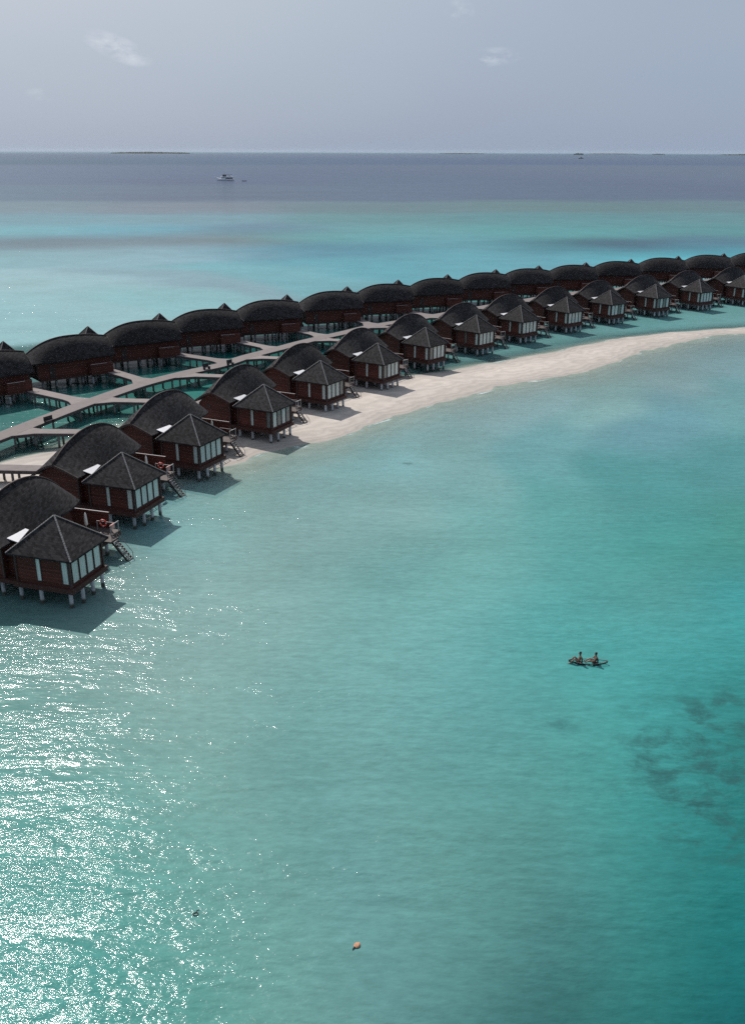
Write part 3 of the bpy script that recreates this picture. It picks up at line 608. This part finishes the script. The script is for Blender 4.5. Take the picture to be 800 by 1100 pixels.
for i, (cx, cy, d) in enumerate(SEA):
    o = sproto if i == 0 else copy_tree(sproto)
    a = d + 90; u = Vector((math.cos(R(a)), math.sin(R(a)))); v = Vector((-u.y, u.x))
    org = Vector((cx, cy)) + u*10.4 - v*13.2
    o.location = (org.x, org.y, 0); o.rotation_euler = (0, 0, R(a))
    lab = 'humped-roof stilt villa beyond the walkway, %s from left in its row' % ORD[i]
    if i == 0: lab = 'dark humped-roof stilt villa cut off by the left picture edge in the open-sea row'
    if i == 14: lab = 'dark humped-roof stilt villa cut off by the right picture edge in the open-sea row'
    tag(o, lab, 'villa', 'villas in the row facing the open sea')

# ------------------------------------------------------------------ walkways
def smooth_path(pts, step=1.5):
    P = [Vector(p) for p in pts]; out_ = []
    for i in range(len(P)-1):
        p0 = P[max(i-1,0)]; p1 = P[i]; p2 = P[i+1]; p3 = P[min(i+2,len(P)-1)]; n = max(2, int((p2-p1).length/step))
        for k in range(n):
            t = k/n; out_.append(0.5*((2*p1)+(p2-p0)*t+(2*p0-5*p1+4*p2-p3)*t*t+(3*p1-p0-3*p2+p3)*t**3))
    out_.append(P[-1]); return out_
def walkway(name, pts, wid, z, label, cat, group=None, flare=0.0, pile_step=4.0, step=1.5):
    root = empty(name, (pts[0][0], pts[0][1], 0), 0, label, cat, group); o0 = Vector(pts[0])
    P = [p - o0 for p in smooth_path(pts, step)]
    deck = MB(); lf = []; rt = []; acc = 0
    n = len(P); s_ = [0]
    for i in range(1, n): s_.append(s_[-1] + (P[i]-P[i-1]).length)
    for i in range(n):
        d = (P[min(i+1,n-1)] - P[max(i-1,0)]).normalized(); nrm = Vector((-d.y, d.x))
        w = wid/2 + flare*max(0, 1 - s_[i]/3.6)
        lf.append(P[i] + nrm*w); rt.append(P[i] - nrm*w)
    sideL = MB(); sideR = MB()
    for i in range(n-1):
        q = [rt[i], rt[i+1], lf[i+1], lf[i]]
        deck.add([(a.x,a.y,z-0.10) for a in q]+[(a.x,a.y,z) for a in q], [(3,2,1,0),(4,5,6,7),(0,1,5,4),(2,3,7,6)]+([(3,0,4,7)] if i==0 else [])+([(1,2,6,5)] if i==n-2 else []))
        for side, e in ((sideL, lf), (sideR, rt)):
            ins0 = e[i] + (P[i]-e[i])*0.06; ins1 = e[i+1] + (P[i+1]-e[i+1])*0.06
            side.bar((ins0.x, ins0.y, z-0.29), (ins1.x, ins1.y, z-0.29), 0.12, 0.36)
    dm = deck.build('deck', M['walk_along'], root); sideL.build('beam', M['walkside'], root); sideR.build('beam', M['walkside'], root)
    k = 1.5; me = None
    pm = MB(); pm.tube([(0,0,-2.3),(0,0,0.2),(0,0,z-0.12)], 0.17, 7)
    while k < s_[-1]-0.5:
        i = max(j for j in range(n) if s_[j] <= k)
        for e in (lf, rt):
            p = P[i] + (e[i]-P[i])*0.82
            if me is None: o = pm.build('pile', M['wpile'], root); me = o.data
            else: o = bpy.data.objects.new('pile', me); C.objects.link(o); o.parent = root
            o.location = (p.x, p.y, 0)
        k += pile_step
    return root
M['walk_along'] = mat('walkway_timber', (0.175, 0.150, 0.147), 0.85, 0.10, 1.2, 0.3, 8.0, detail=7)
WALK= [(-58.6, 113.5), (-55.4, 120.3), (-52.8, 126.8), (-49.4, 136.4), (-45.8, 146.0), (-40.4, 158.3), (-34.1, 167.8), (-28.4, 175.1), (-24.9, 182.1), (-19.3, 190.6), (-14.1, 198.7), (-6.4, 208.8), (-0.2, 217.2), (12.3, 229.2), (26.3, 244.0), (39.2, 256.3), (55.9, 271.9), (72.0, 282.0), (92.2, 295.2), (117.6, 309.6), (140.2, 320.2)]
walkway('walkway', WALK, 3.0, 2.20, 'long grey timber walkway on dark piles between the two villa rows', 'walkway', pile_step=6.0)
WP = smooth_path(WALK, 1.0)
def nearest(p): return min(WP, key=lambda q: (q-Vector(p)).length)
def loc2w(x, y, a, lx, ly): c, s = math.cos(R(a)), math.sin(R(a)); return Vector((x+lx*c-ly*s, y+lx*s+ly*c))
for i, (x, y, a) in enumerate(NEAR):
    e = loc2w(x, y, a, -9.8, 8.6); jd = Vector((math.cos(R(a+24)), math.sin(R(a+24))))
    best = min(((e - jd*t*0.5) for t in range(4, 90)), key=lambda q: (nearest(q)-q).length)
    J = nearest(best)
    if (e-J).length < 3: continue
    walkway('jetty', [tuple(J), tuple(e)], 2.3, 2.188, 'short timber jetty from the walkway to the %s beach-side villa' % ORD[i], 'jetty', 'jetties to the beach-side villas', flare=1.7, pile_step=3.2)
for i, (cx, cy, d) in enumerate(SEA):
    if i == 14: continue
    v = Vector((math.cos(R(d)), math.sin(R(d)))); u = Vector((-v.y, v.x))
    e = Vector((cx, cy)) + v*12.6 + u*0.4
    q = nearest(e); tw = nearest(q + v*0)
    i0 = WP.index(q); tangent = (WP[min(i0+2, len(WP)-1)] - WP[max(i0-2, 0)]).normalized()
    J = nearest(q - tangent*2.5)
    if (e-J).length < 3: continue
    dirn = (e-J).normalized()
    walkway('jetty', [tuple(J), tuple(J.lerp(e, 0.45)), tuple(e)], 2.3, 2.192, 'short timber jetty from the walkway to the %s open-sea villa from left' % ORD[i], 'jetty', 'jetties to the open-sea villas', flare=1.8, pile_step=3.0)
def walk_bench(x, y, rz, s, label):
    r = empty('bench', (x, y, 2.205), rz, label, 'bench', 'dark benches on the walkway')
    b = MB(); b.box(-.75*s, .75*s, -.3, .3, .38, .5); b.build('seat', M['dark'], r, 0.02)
    b = MB(); b.box(-.75*s, .75*s, .24, .32, .5, 1.05); b.build('backrest', M['dark'], r, 0.02)
    for sx in (-1, 1):
        b = MB(); b.box(sx*.62*s-.08, sx*.62*s+.08, -.27, .27, 0, .38); b.build('leg', M['dark'], r)
    return r
walk_bench(-47.9, 133.6, R(60), 1.1, 'dark bench on the walkway at its nearest visible jetty junction')
walk_bench(-30.8, 170.6, R(50), 0.9, 'dark bench on the walkway above the ridge of the fourth beach-side villa')
walk_bench(-26.9, 174.0, R(50), 0.9, 'farthest dark bench on the walkway, just right of another bench')

# ------------------------------------------------------------------ things on the decks
def parasol():
    r = empty('parasol'); b = MB(); b.smooth = True; b.tube([(0,0,0),(0,0,2.5)], 0.03, 8); b.build('pole', M['rope'], r)
    b = MB(); b.smooth = True
    b.tube([(0,0,1.0),(0,0,1.15),(0,0,1.6),(0,0,2.2),(0,0,2.5)], [0.06,0.20,0.16,0.12,0.03], 10); b.build('folded_canopy', M['canvas'], r)
    b = MB(); b.box(-.3,.3,-.3,.3,0,.09); b.build('base', M['trim'], r, 0.01)
    return r
def lounger():
    r = empty('sun_lounger'); b = MB(); b.box(-.35,.35,-1.0,.35,.28,.34); b.build('frame', M['trim'], r)
    for x in (-.3,.3):
        for y in (-.9,.25): b = MB(); b.box(x-.03,x+.03,y-.03,y+.03,0,.28); b.build('leg', M['trim'], r)
    b = MB(); b.box(-.33,.33,-.98,.33,.341,.44); b.build('cushion', M['canvas'], r, 0.02)
    b = MB(); b.add([(-.33,.33,.36),(.33,.33,.36),(.33,.95,.78),(-.33,.95,.78),(-.33,.30,.46),(.33,.30,.46),(.33,.92,.88),(-.33,.92,.88)], [(3,2,1,0),(4,5,6,7),(0,1,5,4),(1,2,6,5),(2,3,7,6),(3,0,4,7)]); b.build('backrest', M['canvas'], r, 0.02)
    return r
def lifebuoy():
    b = MB(); b.smooth = True; n = 24; vs = []; fs = []
    for i in range(n):
        t = 2*math.pi*i/n; b.m = 0
        for k in range(8):
            q = 2*math.pi*k/8; rr = 0.36 + 0.085*math.cos(q); vs.append((rr*math.cos(t), 0.085*math.sin(q), rr*math.sin(t)))
    b.v = vs
    for i in range(n):
        for k in range(8):
            b.f.append([i*8+k, i*8+(k+1)%8, ((i+1)%n)*8+(k+1)%8, ((i+1)%n)*8+k]); b.mi.append(1 if (i % 6) == 0 else 0); b.sm.append(True)
    o = b.build('lifebuoy', [M['red'], M['white']])
    return o
pp = lp0 = bp0 = None
for i, (x, y, a) in enumerate(NEAR):
    who = '%s beach-side villa' % ORD[i]
    p = loc2w(x, y, a, -3.2, 9.3)
    pp_ = parasol() if pp is None else copy_tree(pp); pp = pp or pp_
    pp_.location = (p.x, p.y, 2.065); pp_.rotation_euler = (0, 0, R(a)); pp_.scale = (1, 1, 1); tag(pp_, 'folded pale parasol standing on the deck of the ' + who, 'parasol', 'folded parasols on the decks')
    p = loc2w(x, y, a, -2.1, 10.72)
    if i < 2:
      o = lifebuoy() if bp0 is None else bp0.copy()
      if bp0 is None: bp0 = o
      else: C.objects.link(o)
      o.location = (p.x, p.y, 2.95); o.rotation_euler = (0, 0, R(a)); tag(o, 'red ring lifebuoy hung on the deck rail of the ' + who, 'lifebuoy', 'lifebuoys on the deck rails')
    for k in range(2):
        p = loc2w(x, y, a, -1.9, 4.6 + k*1.5)
        o = lounger() if lp0 is None else copy_tree(lp0); lp0 = lp0 or o
        o.location = (p.x, p.y, 2.065); o.rotation_euler = (0, 0, R(a+90)); tag(o, 'pale sun lounger %s the pavilion on the deck of the %s' % (('nearer', 'farther from')[k], who), 'sun lounger', 'sun loungers on the decks')
for i in (0, 1):
    x, y, a = NEAR[i]
    for k, (lx, ly, z, dz) in enumerate([(-0.66, 7.5, 3.14, 0.75), (-0.66, 10.2, 3.19, 0.5)]):
        p = loc2w(x, y, a, lx, ly); t = MB()
        t.box(-.05, .05, -.32, .32, -.0, .03)
        t.box(.052, .075, -.32, .32, -dz, .025); t.box(-.075, -.052, -.32, .32, -dz*.6, .025)
        o = t.build('towel', M['pink']); o.location = (p.x, p.y, z-0.02); o.rotation_euler = (0, 0, R(a))
        tag(o, 'pinkish towel over the deck rail %s the stairs of the %s' % (('before', 'beyond')[k], ('nearest villa', 'second beach-side villa')[i]), 'towel', 'towels on the rails')

# ------------------------------------------------------------------ clear kayak with two people
def clear_plastic():
    m = bpy.data.materials.new('clear_plastic'); m.use_nodes = True; N = m.node_tree.nodes; L = m.node_tree.links; N.clear()
    o = N.new('ShaderNodeOutputMaterial'); t = N.new('ShaderNodeBsdfTransparent'); t.inputs['Color'].default_value = (0.92, 0.95, 0.95, 1)
    g = N.new('ShaderNodeBsdfGlossy'); g.inputs['Roughness'].default_value = 0.08; f = N.new('ShaderNodeFresnel'); f.inputs['IOR'].default_value = 1.5
    n = N.new('ShaderNodeTexNoise'); n.inputs['Scale'].default_value = 3.0; b = N.new('ShaderNodeBump'); b.inputs['Distance'].default_value = 0.02; L.new(n.outputs['Fac'], b.inputs['Height']); L.new(b.outputs[0], g.inputs['Normal'])
    x = N.new('ShaderNodeMixShader'); L.new(f.outputs[0], x.inputs[0]); L.new(t.outputs[0], x.inputs[1]); L.new(g.outputs[0], x.inputs[2]); L.new(x.outputs[0], o.inputs['Surface']); return m
KX, KY, KA = 18.1, 68.25, R(-4)
kr = empty('kayak', (KX, KY, 0), KA, 'see-through kayak with dark rim carrying two people across the lagoon', 'kayak')
b = MB(); b.smooth = True; ns = 16; secs = []
for i in range(ns+1):
    t = -1 + 2*i/ns; w = 0.40*(1-abs(t)**2.6)+0.02; kz = -0.12 + 0.24*abs(t)**3; top = 0.20 + 0.12*abs(t)**2
    secs.append([(1.62*t, w*math.cos(q), top + (kz-top)*math.sin(q)) for q in [math.pi*k/8 for k in range(9)]])
vs = [p for s_ in secs for p in s_]; fs = []
for i in range(ns):
    for k in range(8): j = i*9+k; fs.append((j, j+1, j+10, j+9))
b.add(vs, fs); hull = b.build('hull', clear_plastic(), kr)
sm_ = hull.modifiers.new('thick', 'SOLIDIFY'); sm_.thickness = 0.012
b = MB(); b.smooth = True
b.tube([s_[0] for s_ in secs] , 0.010, 6); b.tube([s_[8] for s_ in secs], 0.010, 6); b.build('rim', M['rope'], kr)
for x in (-0.75, 0.55):
    b = MB(); b.box(x-.2, x+.2, -.2, .2, 0.0, 0.10); so = b.build('seat', M['dark'], kr, 0.02)
    b = MB(); b.box(x+.2, x+.26, -.2, .2, 0.05, 0.5); b.build('seat_back', M['dark'], so, 0.01)
skin = mat('skin', (0.20, 0.11, 0.075), 0.55, 0.08, 6.0)
hairm = mat('hair', (0.012, 0.010, 0.010), 0.6, 0.2, 20.0)
cloth_d = mat('dark_swimwear', (0.025, 0.022, 0.03), 0.8, 0.2, 8.0)
cloth_r = mat('maroon_vest', (0.10, 0.030, 0.030), 0.85, 0.2, 8.0)
def skin_body(name, verts, edges, radii, m, sub=2, parent=None):
    me = bpy.data.meshes.new(name); me.from_pydata(verts, edges, []); o = bpy.data.objects.new(name, me); C.objects.link(o)
    me.materials.append(m)
    s_ = o.modifiers.new('skin', 'SKIN'); 
    if not me.skin_vertices: 
        me.skin_vertices  # layer is created with the modifier
    for i, r_ in enumerate(radii):
        me.skin_vertices[0].data[i].radius = (r_, r_) if not isinstance(r_, tuple) else r_
        me.skin_vertices[0].data[i].use_root = (i == 0)
    s_.use_smooth_shade = True
    u = o.modifiers.new('sub', 'SUBSURF'); u.levels = sub; u.render_levels = sub
    if parent: o.parent = parent
    return o
def person(loc, rz, pose, label):
    r = empty('person', loc, rz, label, 'person')
    # body frame: faces -x ; hip at origin height 0.12 above the seat
    J = pose; V = []; E = []; Rr = []
    def add(p, rad, par=None):
        V.append(p); Rr.append(rad); k = len(V)-1
        if par is not None: E.append((par, k))
        return k
    hip = add(J['hip'], (0.15, 0.13)); wst = add(J['waist'], (0.125, 0.11), hip); chs = add(J['chest'], (0.155, 0.12), wst)
    nk = add(J['neck'], 0.055, chs); hd0 = add(J['head0'], 0.07, nk); hd1 = add(J['head1'], 0.095, hd0); hd2 = add(J['head2'], 0.085, hd1)
    for s_ in (-1, 1):
        g = lambda k: (J[k][0], J[k][1]*s_, J[k][2])
        kk = lambda n: n + ('R' if s_ > 0 else 'L') if (n + ('R' if s_ > 0 else 'L')) in J else n
        sh = add(g('shoulder'), 0.065, chs); el = add(g(kk('elbow')), 0.045, sh); wr = add(g(kk('wrist')), 0.032, el); ha = add(g(kk('hand')), 0.036, wr)
        for f in range(5):
            base = Vector(g(kk('hand'))); d = (base - Vector(g(kk('wrist')))).normalized(); sd = Vector((0, 1, 0)) if f < 4 else Vector((0, -s_, 0))
            tip = base + d*(0.085 - 0.012*abs(f-1.5)) + Vector((0, (f-1.5)*0.022, -0.02)) if f < 4 else base + d*0.03 + Vector((0, -s_*0.06, 0))
            add(tuple(tip), 0.009, ha)
        th = add(g('thigh'), 0.095, hip); kn = add(g(kk('knee')), 0.062, th); cf = add(g(kk('calf')), 0.055, kn); an = add(g(kk('ankle')), 0.036, cf); fo = add(g(kk('toe')), 0.036, an)
    o = skin_body('body', V, E, Rr, skin, 2, r)
    h1 = Vector(J['head1']); h2 = Vector(J['head2'])
    b = MB(); b.smooth = True; b.blob(h2 + Vector((0.03, 0, 0.015)), (0.108, 0.10, 0.105), 10, 0.03); b.blob(h1 + Vector((0.055, 0, 0.0)), (0.075, 0.09, 0.11), 8, 0.03); b.build('hair', hairm, r)
    b = MB(); fx = h1.x - 0.085
    for yy in (-0.035, 0.035): b.blob((fx, yy, h1.z+0.035), 0.012, 6)
    b.build('eyes', hairm, r)
    b = MB(); b.smooth = True; b.blob((fx-0.012, 0, h1.z), (0.022, 0.014, 0.028), 6); b.blob((fx, 0, h1.z-0.05), (0.012, 0.026, 0.008), 6)
    for yy in (-0.095, 0.095): b.blob((h1.x+0.01, yy, h1.z+0.01), (0.022, 0.012, 0.032), 6)
    b.build('face_features', skin, r)
    # clothing follows the torso
    c0, c1, c2 = Vector(J['hip']), Vector(J['waist']), Vector(J['chest'])
    t = MB(); t.smooth = True
    if pose.get('vest'):
        skin_body('vest', [tuple(c0.lerp(c1, .5)), tuple(c1), tuple(c2), tuple(c2.lerp(Vector(J['neck']), .45))], [(0,1),(1,2),(2,3)], [(0.165,0.14),(0.15,0.135),(0.18,0.145),(0.12,0.11)], cloth_r, 2, r)
    skin_body('shorts', [tuple(c0), (J['thigh'][0]*.6, -J['thigh'][1], J['thigh'][2]), (J['thigh'][0]*.6, J['thigh'][1], J['thigh'][2])], [(0,1),(0,2)], [(0.165,0.145), 0.11, 0.11], cloth_d, 2, r)
    return r
base = dict(hip=(0,0,0.14), waist=(0.05,0,0.32), chest=(0.07,0,0.52), neck=(0.05,0,0.68), head0=(0.03,0,0.74), head1=(0.01,0,0.82), head2=(0.02,0,0.90), shoulder=(0.06,0.19,0.60), thigh=(-0.12,0.11,0.15))
left = dict(base, elbow=(0.16,0.26,0.36), wrist=(0.10,0.30,0.16), hand=(0.06,0.31,0.12), knee=(-0.44,0.16,0.34), calf=(-0.62,0.17,0.14), ankle=(-0.86,0.18,-0.08), toe=(-1.02,0.18,-0.10))
left['kneeR'] = (-0.38,0.17,0.44); left['calfR'] = (-0.50,0.18,0.26); left['ankleR'] = (-0.66,0.18,0.06); left['toeR'] = (-0.82,0.18,0.04)
right = dict(base, vest=True, elbow=(-0.08,0.26,0.36), wrist=(-0.28,0.24,0.27), hand=(-0.36,0.22,0.25), knee=(-0.42,0.17,0.30), calf=(-0.62,0.15,0.18), ankle=(-0.82,0.12,0.06), toe=(-0.90,0.12,0.16))
def kp(lx): return (KX + lx*math.cos(KA), KY + lx*math.sin(KA), 0.09)
person(kp(-0.75), KA, left, 'bare-chested person at the left end of the clear kayak, legs over the bow')
person(kp(0.55), KA, right, 'person in a dark maroon vest at the right end of the clear kayak')
# ------------------------------------------------------------------ drifting things near the camera
b = MB(); b.smooth = True; n = 10; vs = []; fs = []
for i in range(n+1):
    t = i/n; w = 0.24*math.sin(math.pi*min(1, 0.12+t*0.88))**0.7
    for k in range(5): s_ = (k-2)/2; vs.append((0.55*t-0.25, w*s_, 0.05+0.10*(1-s_*s_)*math.sin(math.pi*t)+0.05*t))
for i in range(n):
    for k in range(4): j = i*5+k; fs.append((j, j+5, j+6, j+1))
brown = mat('dry_leaf', (0.42, 0.22, 0.13), 0.8, 0.3, 6.0)
root = empty('dry_leaf', (-0.75, 38.4, 0.0), R(50), 'curled orange-brown dry leaf with a dark stalk floating near the bottom of the lagoon', 'leaf')
b.add(vs, fs); o = b.build('blade', brown, root); s_ = o.modifiers.new('t', 'SOLIDIFY'); s_.thickness = 0.012
b = MB(); b.smooth = True; b.tube([(-0.22,0,0.06),(-0.38,0.02,0.07),(-0.52,-0.04,0.02)], [0.05,0.045,0.02], 6); b.build('stalk', M['dark'], root); root.scale = (.75, .75, .75)
b = MB(); b.smooth = True
pts = [(0.16*math.cos(t)*(1+0.2*t/6), 0.26*math.sin(t)+0.04*t, 0.02+0.01*math.sin(3*t)) for t in [k*0.35 for k in range(17)]] + [(0.34, 0.05, 0.02), (0.42, -0.25, 0.01)]
b.tube(pts, [0.045]*17+[0.035, 0.015], 6); o = b.build('twig', M['dark']); o.scale = (.72, .72, .72); o.location = (-9.75, 40.6, 0.0); o.rotation_euler = (0,0,R(100))
tag(o, 'dark curled twig floating in the sparkling water at the lower left', 'twig')

# ------------------------------------------------------------------ boats and islands far out
hullm = mat('boat_white', (0.80, 0.81, 0.82), 0.5, 0.08, 0.5); hulld = mat('boat_dark', (0.05, 0.06, 0.075), 0.5, 0.2, 0.5)
def dive_boat(loc, rz, s, label, small=False):
    r = empty('motor_yacht' if not small else 'cargo_boat', loc, rz, label, 'boat'); r.scale = (s, s, s*1.3)
    b = MB(); b.smooth = False; ns = 12; secs = []
    for i in range(ns+1):
        t = -1 + 2*i/ns; w = 3.1*(1-max(0, t)**2.4)**0.6*(1-0.15*max(0, -t)**3); tp = 1.9 + 1.3*max(0, t)**2
        secs.append([(12.5*t + 0.8*max(0, t)*1.0, w, tp), (12.5*t, w*0.9, 0.6), (12.2*t, w*0.5, -0.6), (12.2*t, -w*0.5, -0.6), (12.5*t, -w*0.9, 0.6), (12.5*t + 0.8*max(0, t), -w, tp)])
    vs = [p for q in secs for p in q]; fs = []
    for i in range(ns):
        for k in range(5): j = i*6+k; fs.append((j, j+1, j+7, j+6)[::-1])
        fs.append((i*6+5, i*6, i*6+6, i*6+11)[::-1])
    fs.append((0,1,2,3,4,5)); b.add(vs, fs); b.build('hull', hulld if small else hullm, r)
    b = MB(); b.box(-10.5, -0.5, -2.6, 2.6, 1.95, 3.3); b.build('main_cabin', hulld, r); 
    b = MB(); b.box(-11.5, 7.0, -3.0, 3.0, 4.1, 4.35); b.build('upper_deck', hullm, r)
    b = MB(); b.box(0.6, 5.2, -2.3, 2.3, 1.96, 4.09); b.build('saloon', hullm, r)
    for k in range(4):
        for y0_, y1_ in ((-2.36, -2.29), (2.29, 2.36)): b = MB(); b.box(1.0+k*1.05, 1.75+k*1.05, y0_, y1_, 2.7, 3.4); b.build('window', hulld, r)
    for x in (-11, -7, -3, 0.0, 6.5):
        for y in (-2.8, 2.8): b = MB(); b.bar((x, y, 1.9), (x, y, 4.1), 0.18); b.build('post', hullm, r)
    b = MB(); b.box(-1.0, 3.6, -2.0, 2.0, 4.36, 6.0); b.build('wheelhouse', hulld, r)
    b = MB(); b.box(-9.5, 4.4, -2.6, 2.6, 6.3, 6.55); b.build('sun_roof', hulld if not small else hullm, r)
    b = MB(); b.box(-8.0, -4.5, -1.2, 1.2, 4.36, 5.5); b.build('deck_locker', hullm, r)
    for x in (-9, -4.8, 0):
        for y in (-2.3, 2.3): b = MB(); b.bar((x, y, 4.35), (x, y, 6.3), 0.16); b.build('roof_post', hullm, r)
    b = MB(); b.smooth = True; b.tube([(1, 0, 6.5), (0.6, 0, 9.2)], [0.16, 0.08], 6); b.tube([(12.5, 0, 3.0), (15.3, 0, 4.6)], 0.12, 6); b.build('mast', hullm, r)
    return r
dive_boat((-212.5, 1418.6, 0), R(178), 1.0, 'white and dark two-deck motor yacht anchored on the deep water beyond the reef')
dive_boat((1350.0, 6500.0, 0), R(5), 1.3, 'tiny dark vessel far off near the horizon at the right', True)
b = MB(); b.smooth = True
for q in (0, 1):
    pass
tn = empty('tender', (-183.0, 1395.0, 0), R(10), 'tiny open tender boat on the deep water right of the motor yacht', 'boat')
b = MB(); b.add([(-3,-1,.7),(3,-0.9,.8),(4.2,0,1.1),(3,0.9,.8),(-3,1,.7),(-2.8,-.6,-.3),(3,-.4,-.3),(3,.4,-.3),(-2.8,.6,-.3)], [(0,1,6,5),(1,2,6),(2,7,6),(2,3,7),(3,4,8,7),(4,0,5,8),(5,6,7,8),(4,3,2,1,0)]); b.build('hull', hulld, tn)
b = MB(); b.box(-2.6,-1.9,-.3,.3,.72,1.3); b.build('engine', hulld, tn)

leafm = mat('island_trees', (0.055, 0.085, 0.045), 0.9, 0.35, 0.02); beachm = mat('island_beach', (0.5, 0.46, 0.40), 0.9, 0.1, 0.02)
def island(px0, px1, dist, h, label):
    x0 = px0/1000*dist*0.9325; x1 = px1/1000*dist*0.9325; cx = (x0+x1)/2; hw = (x1-x0)/2
    r = empty('island', (cx, dist, 0), 0, label, 'island', 'low islands along the horizon')
    b = MB(); b.prism([(hw*1.03*math.cos(t), hw*0.4*math.sin(t)) for t in [k*math.pi/12 for k in range(24)]], -1, h*0.08); b.build('beach', beachm, r)
    b = MB(); n = max(8, int(hw/22)); b.smooth = True
    for k in range(n):
        x = -hw*0.94 + 2*hw*0.94*(k+random.random()*0.6)/n; e = (1-(x/hw)**2)**0.35
        b.blob((x, random.uniform(-0.15, 0.15)*hw, h*0.35*e), (hw*1.6/n, hw*0.2, h*e*random.uniform(0.45, 0.75)), 6, 0.18)
    b.build('tree_belt', leafm, r)
island(-283, -195, 14000, 24, 'long low wooded island on the horizon at the left')
island(70, 120, 19000, 16, 'faint low island on the horizon right of the centre')
island(215, 225, 15000, 30, 'tiny dark islet on the horizon above the far vessel')
island(228, 286, 21000, 16, 'thin faint island strip on the horizon just right of the islet')
island(299, 313, 18000, 18, 'small faint islet on the horizon toward the right')
island(372, 430, 17000, 20, 'low island on the horizon cut by the right picture edge')
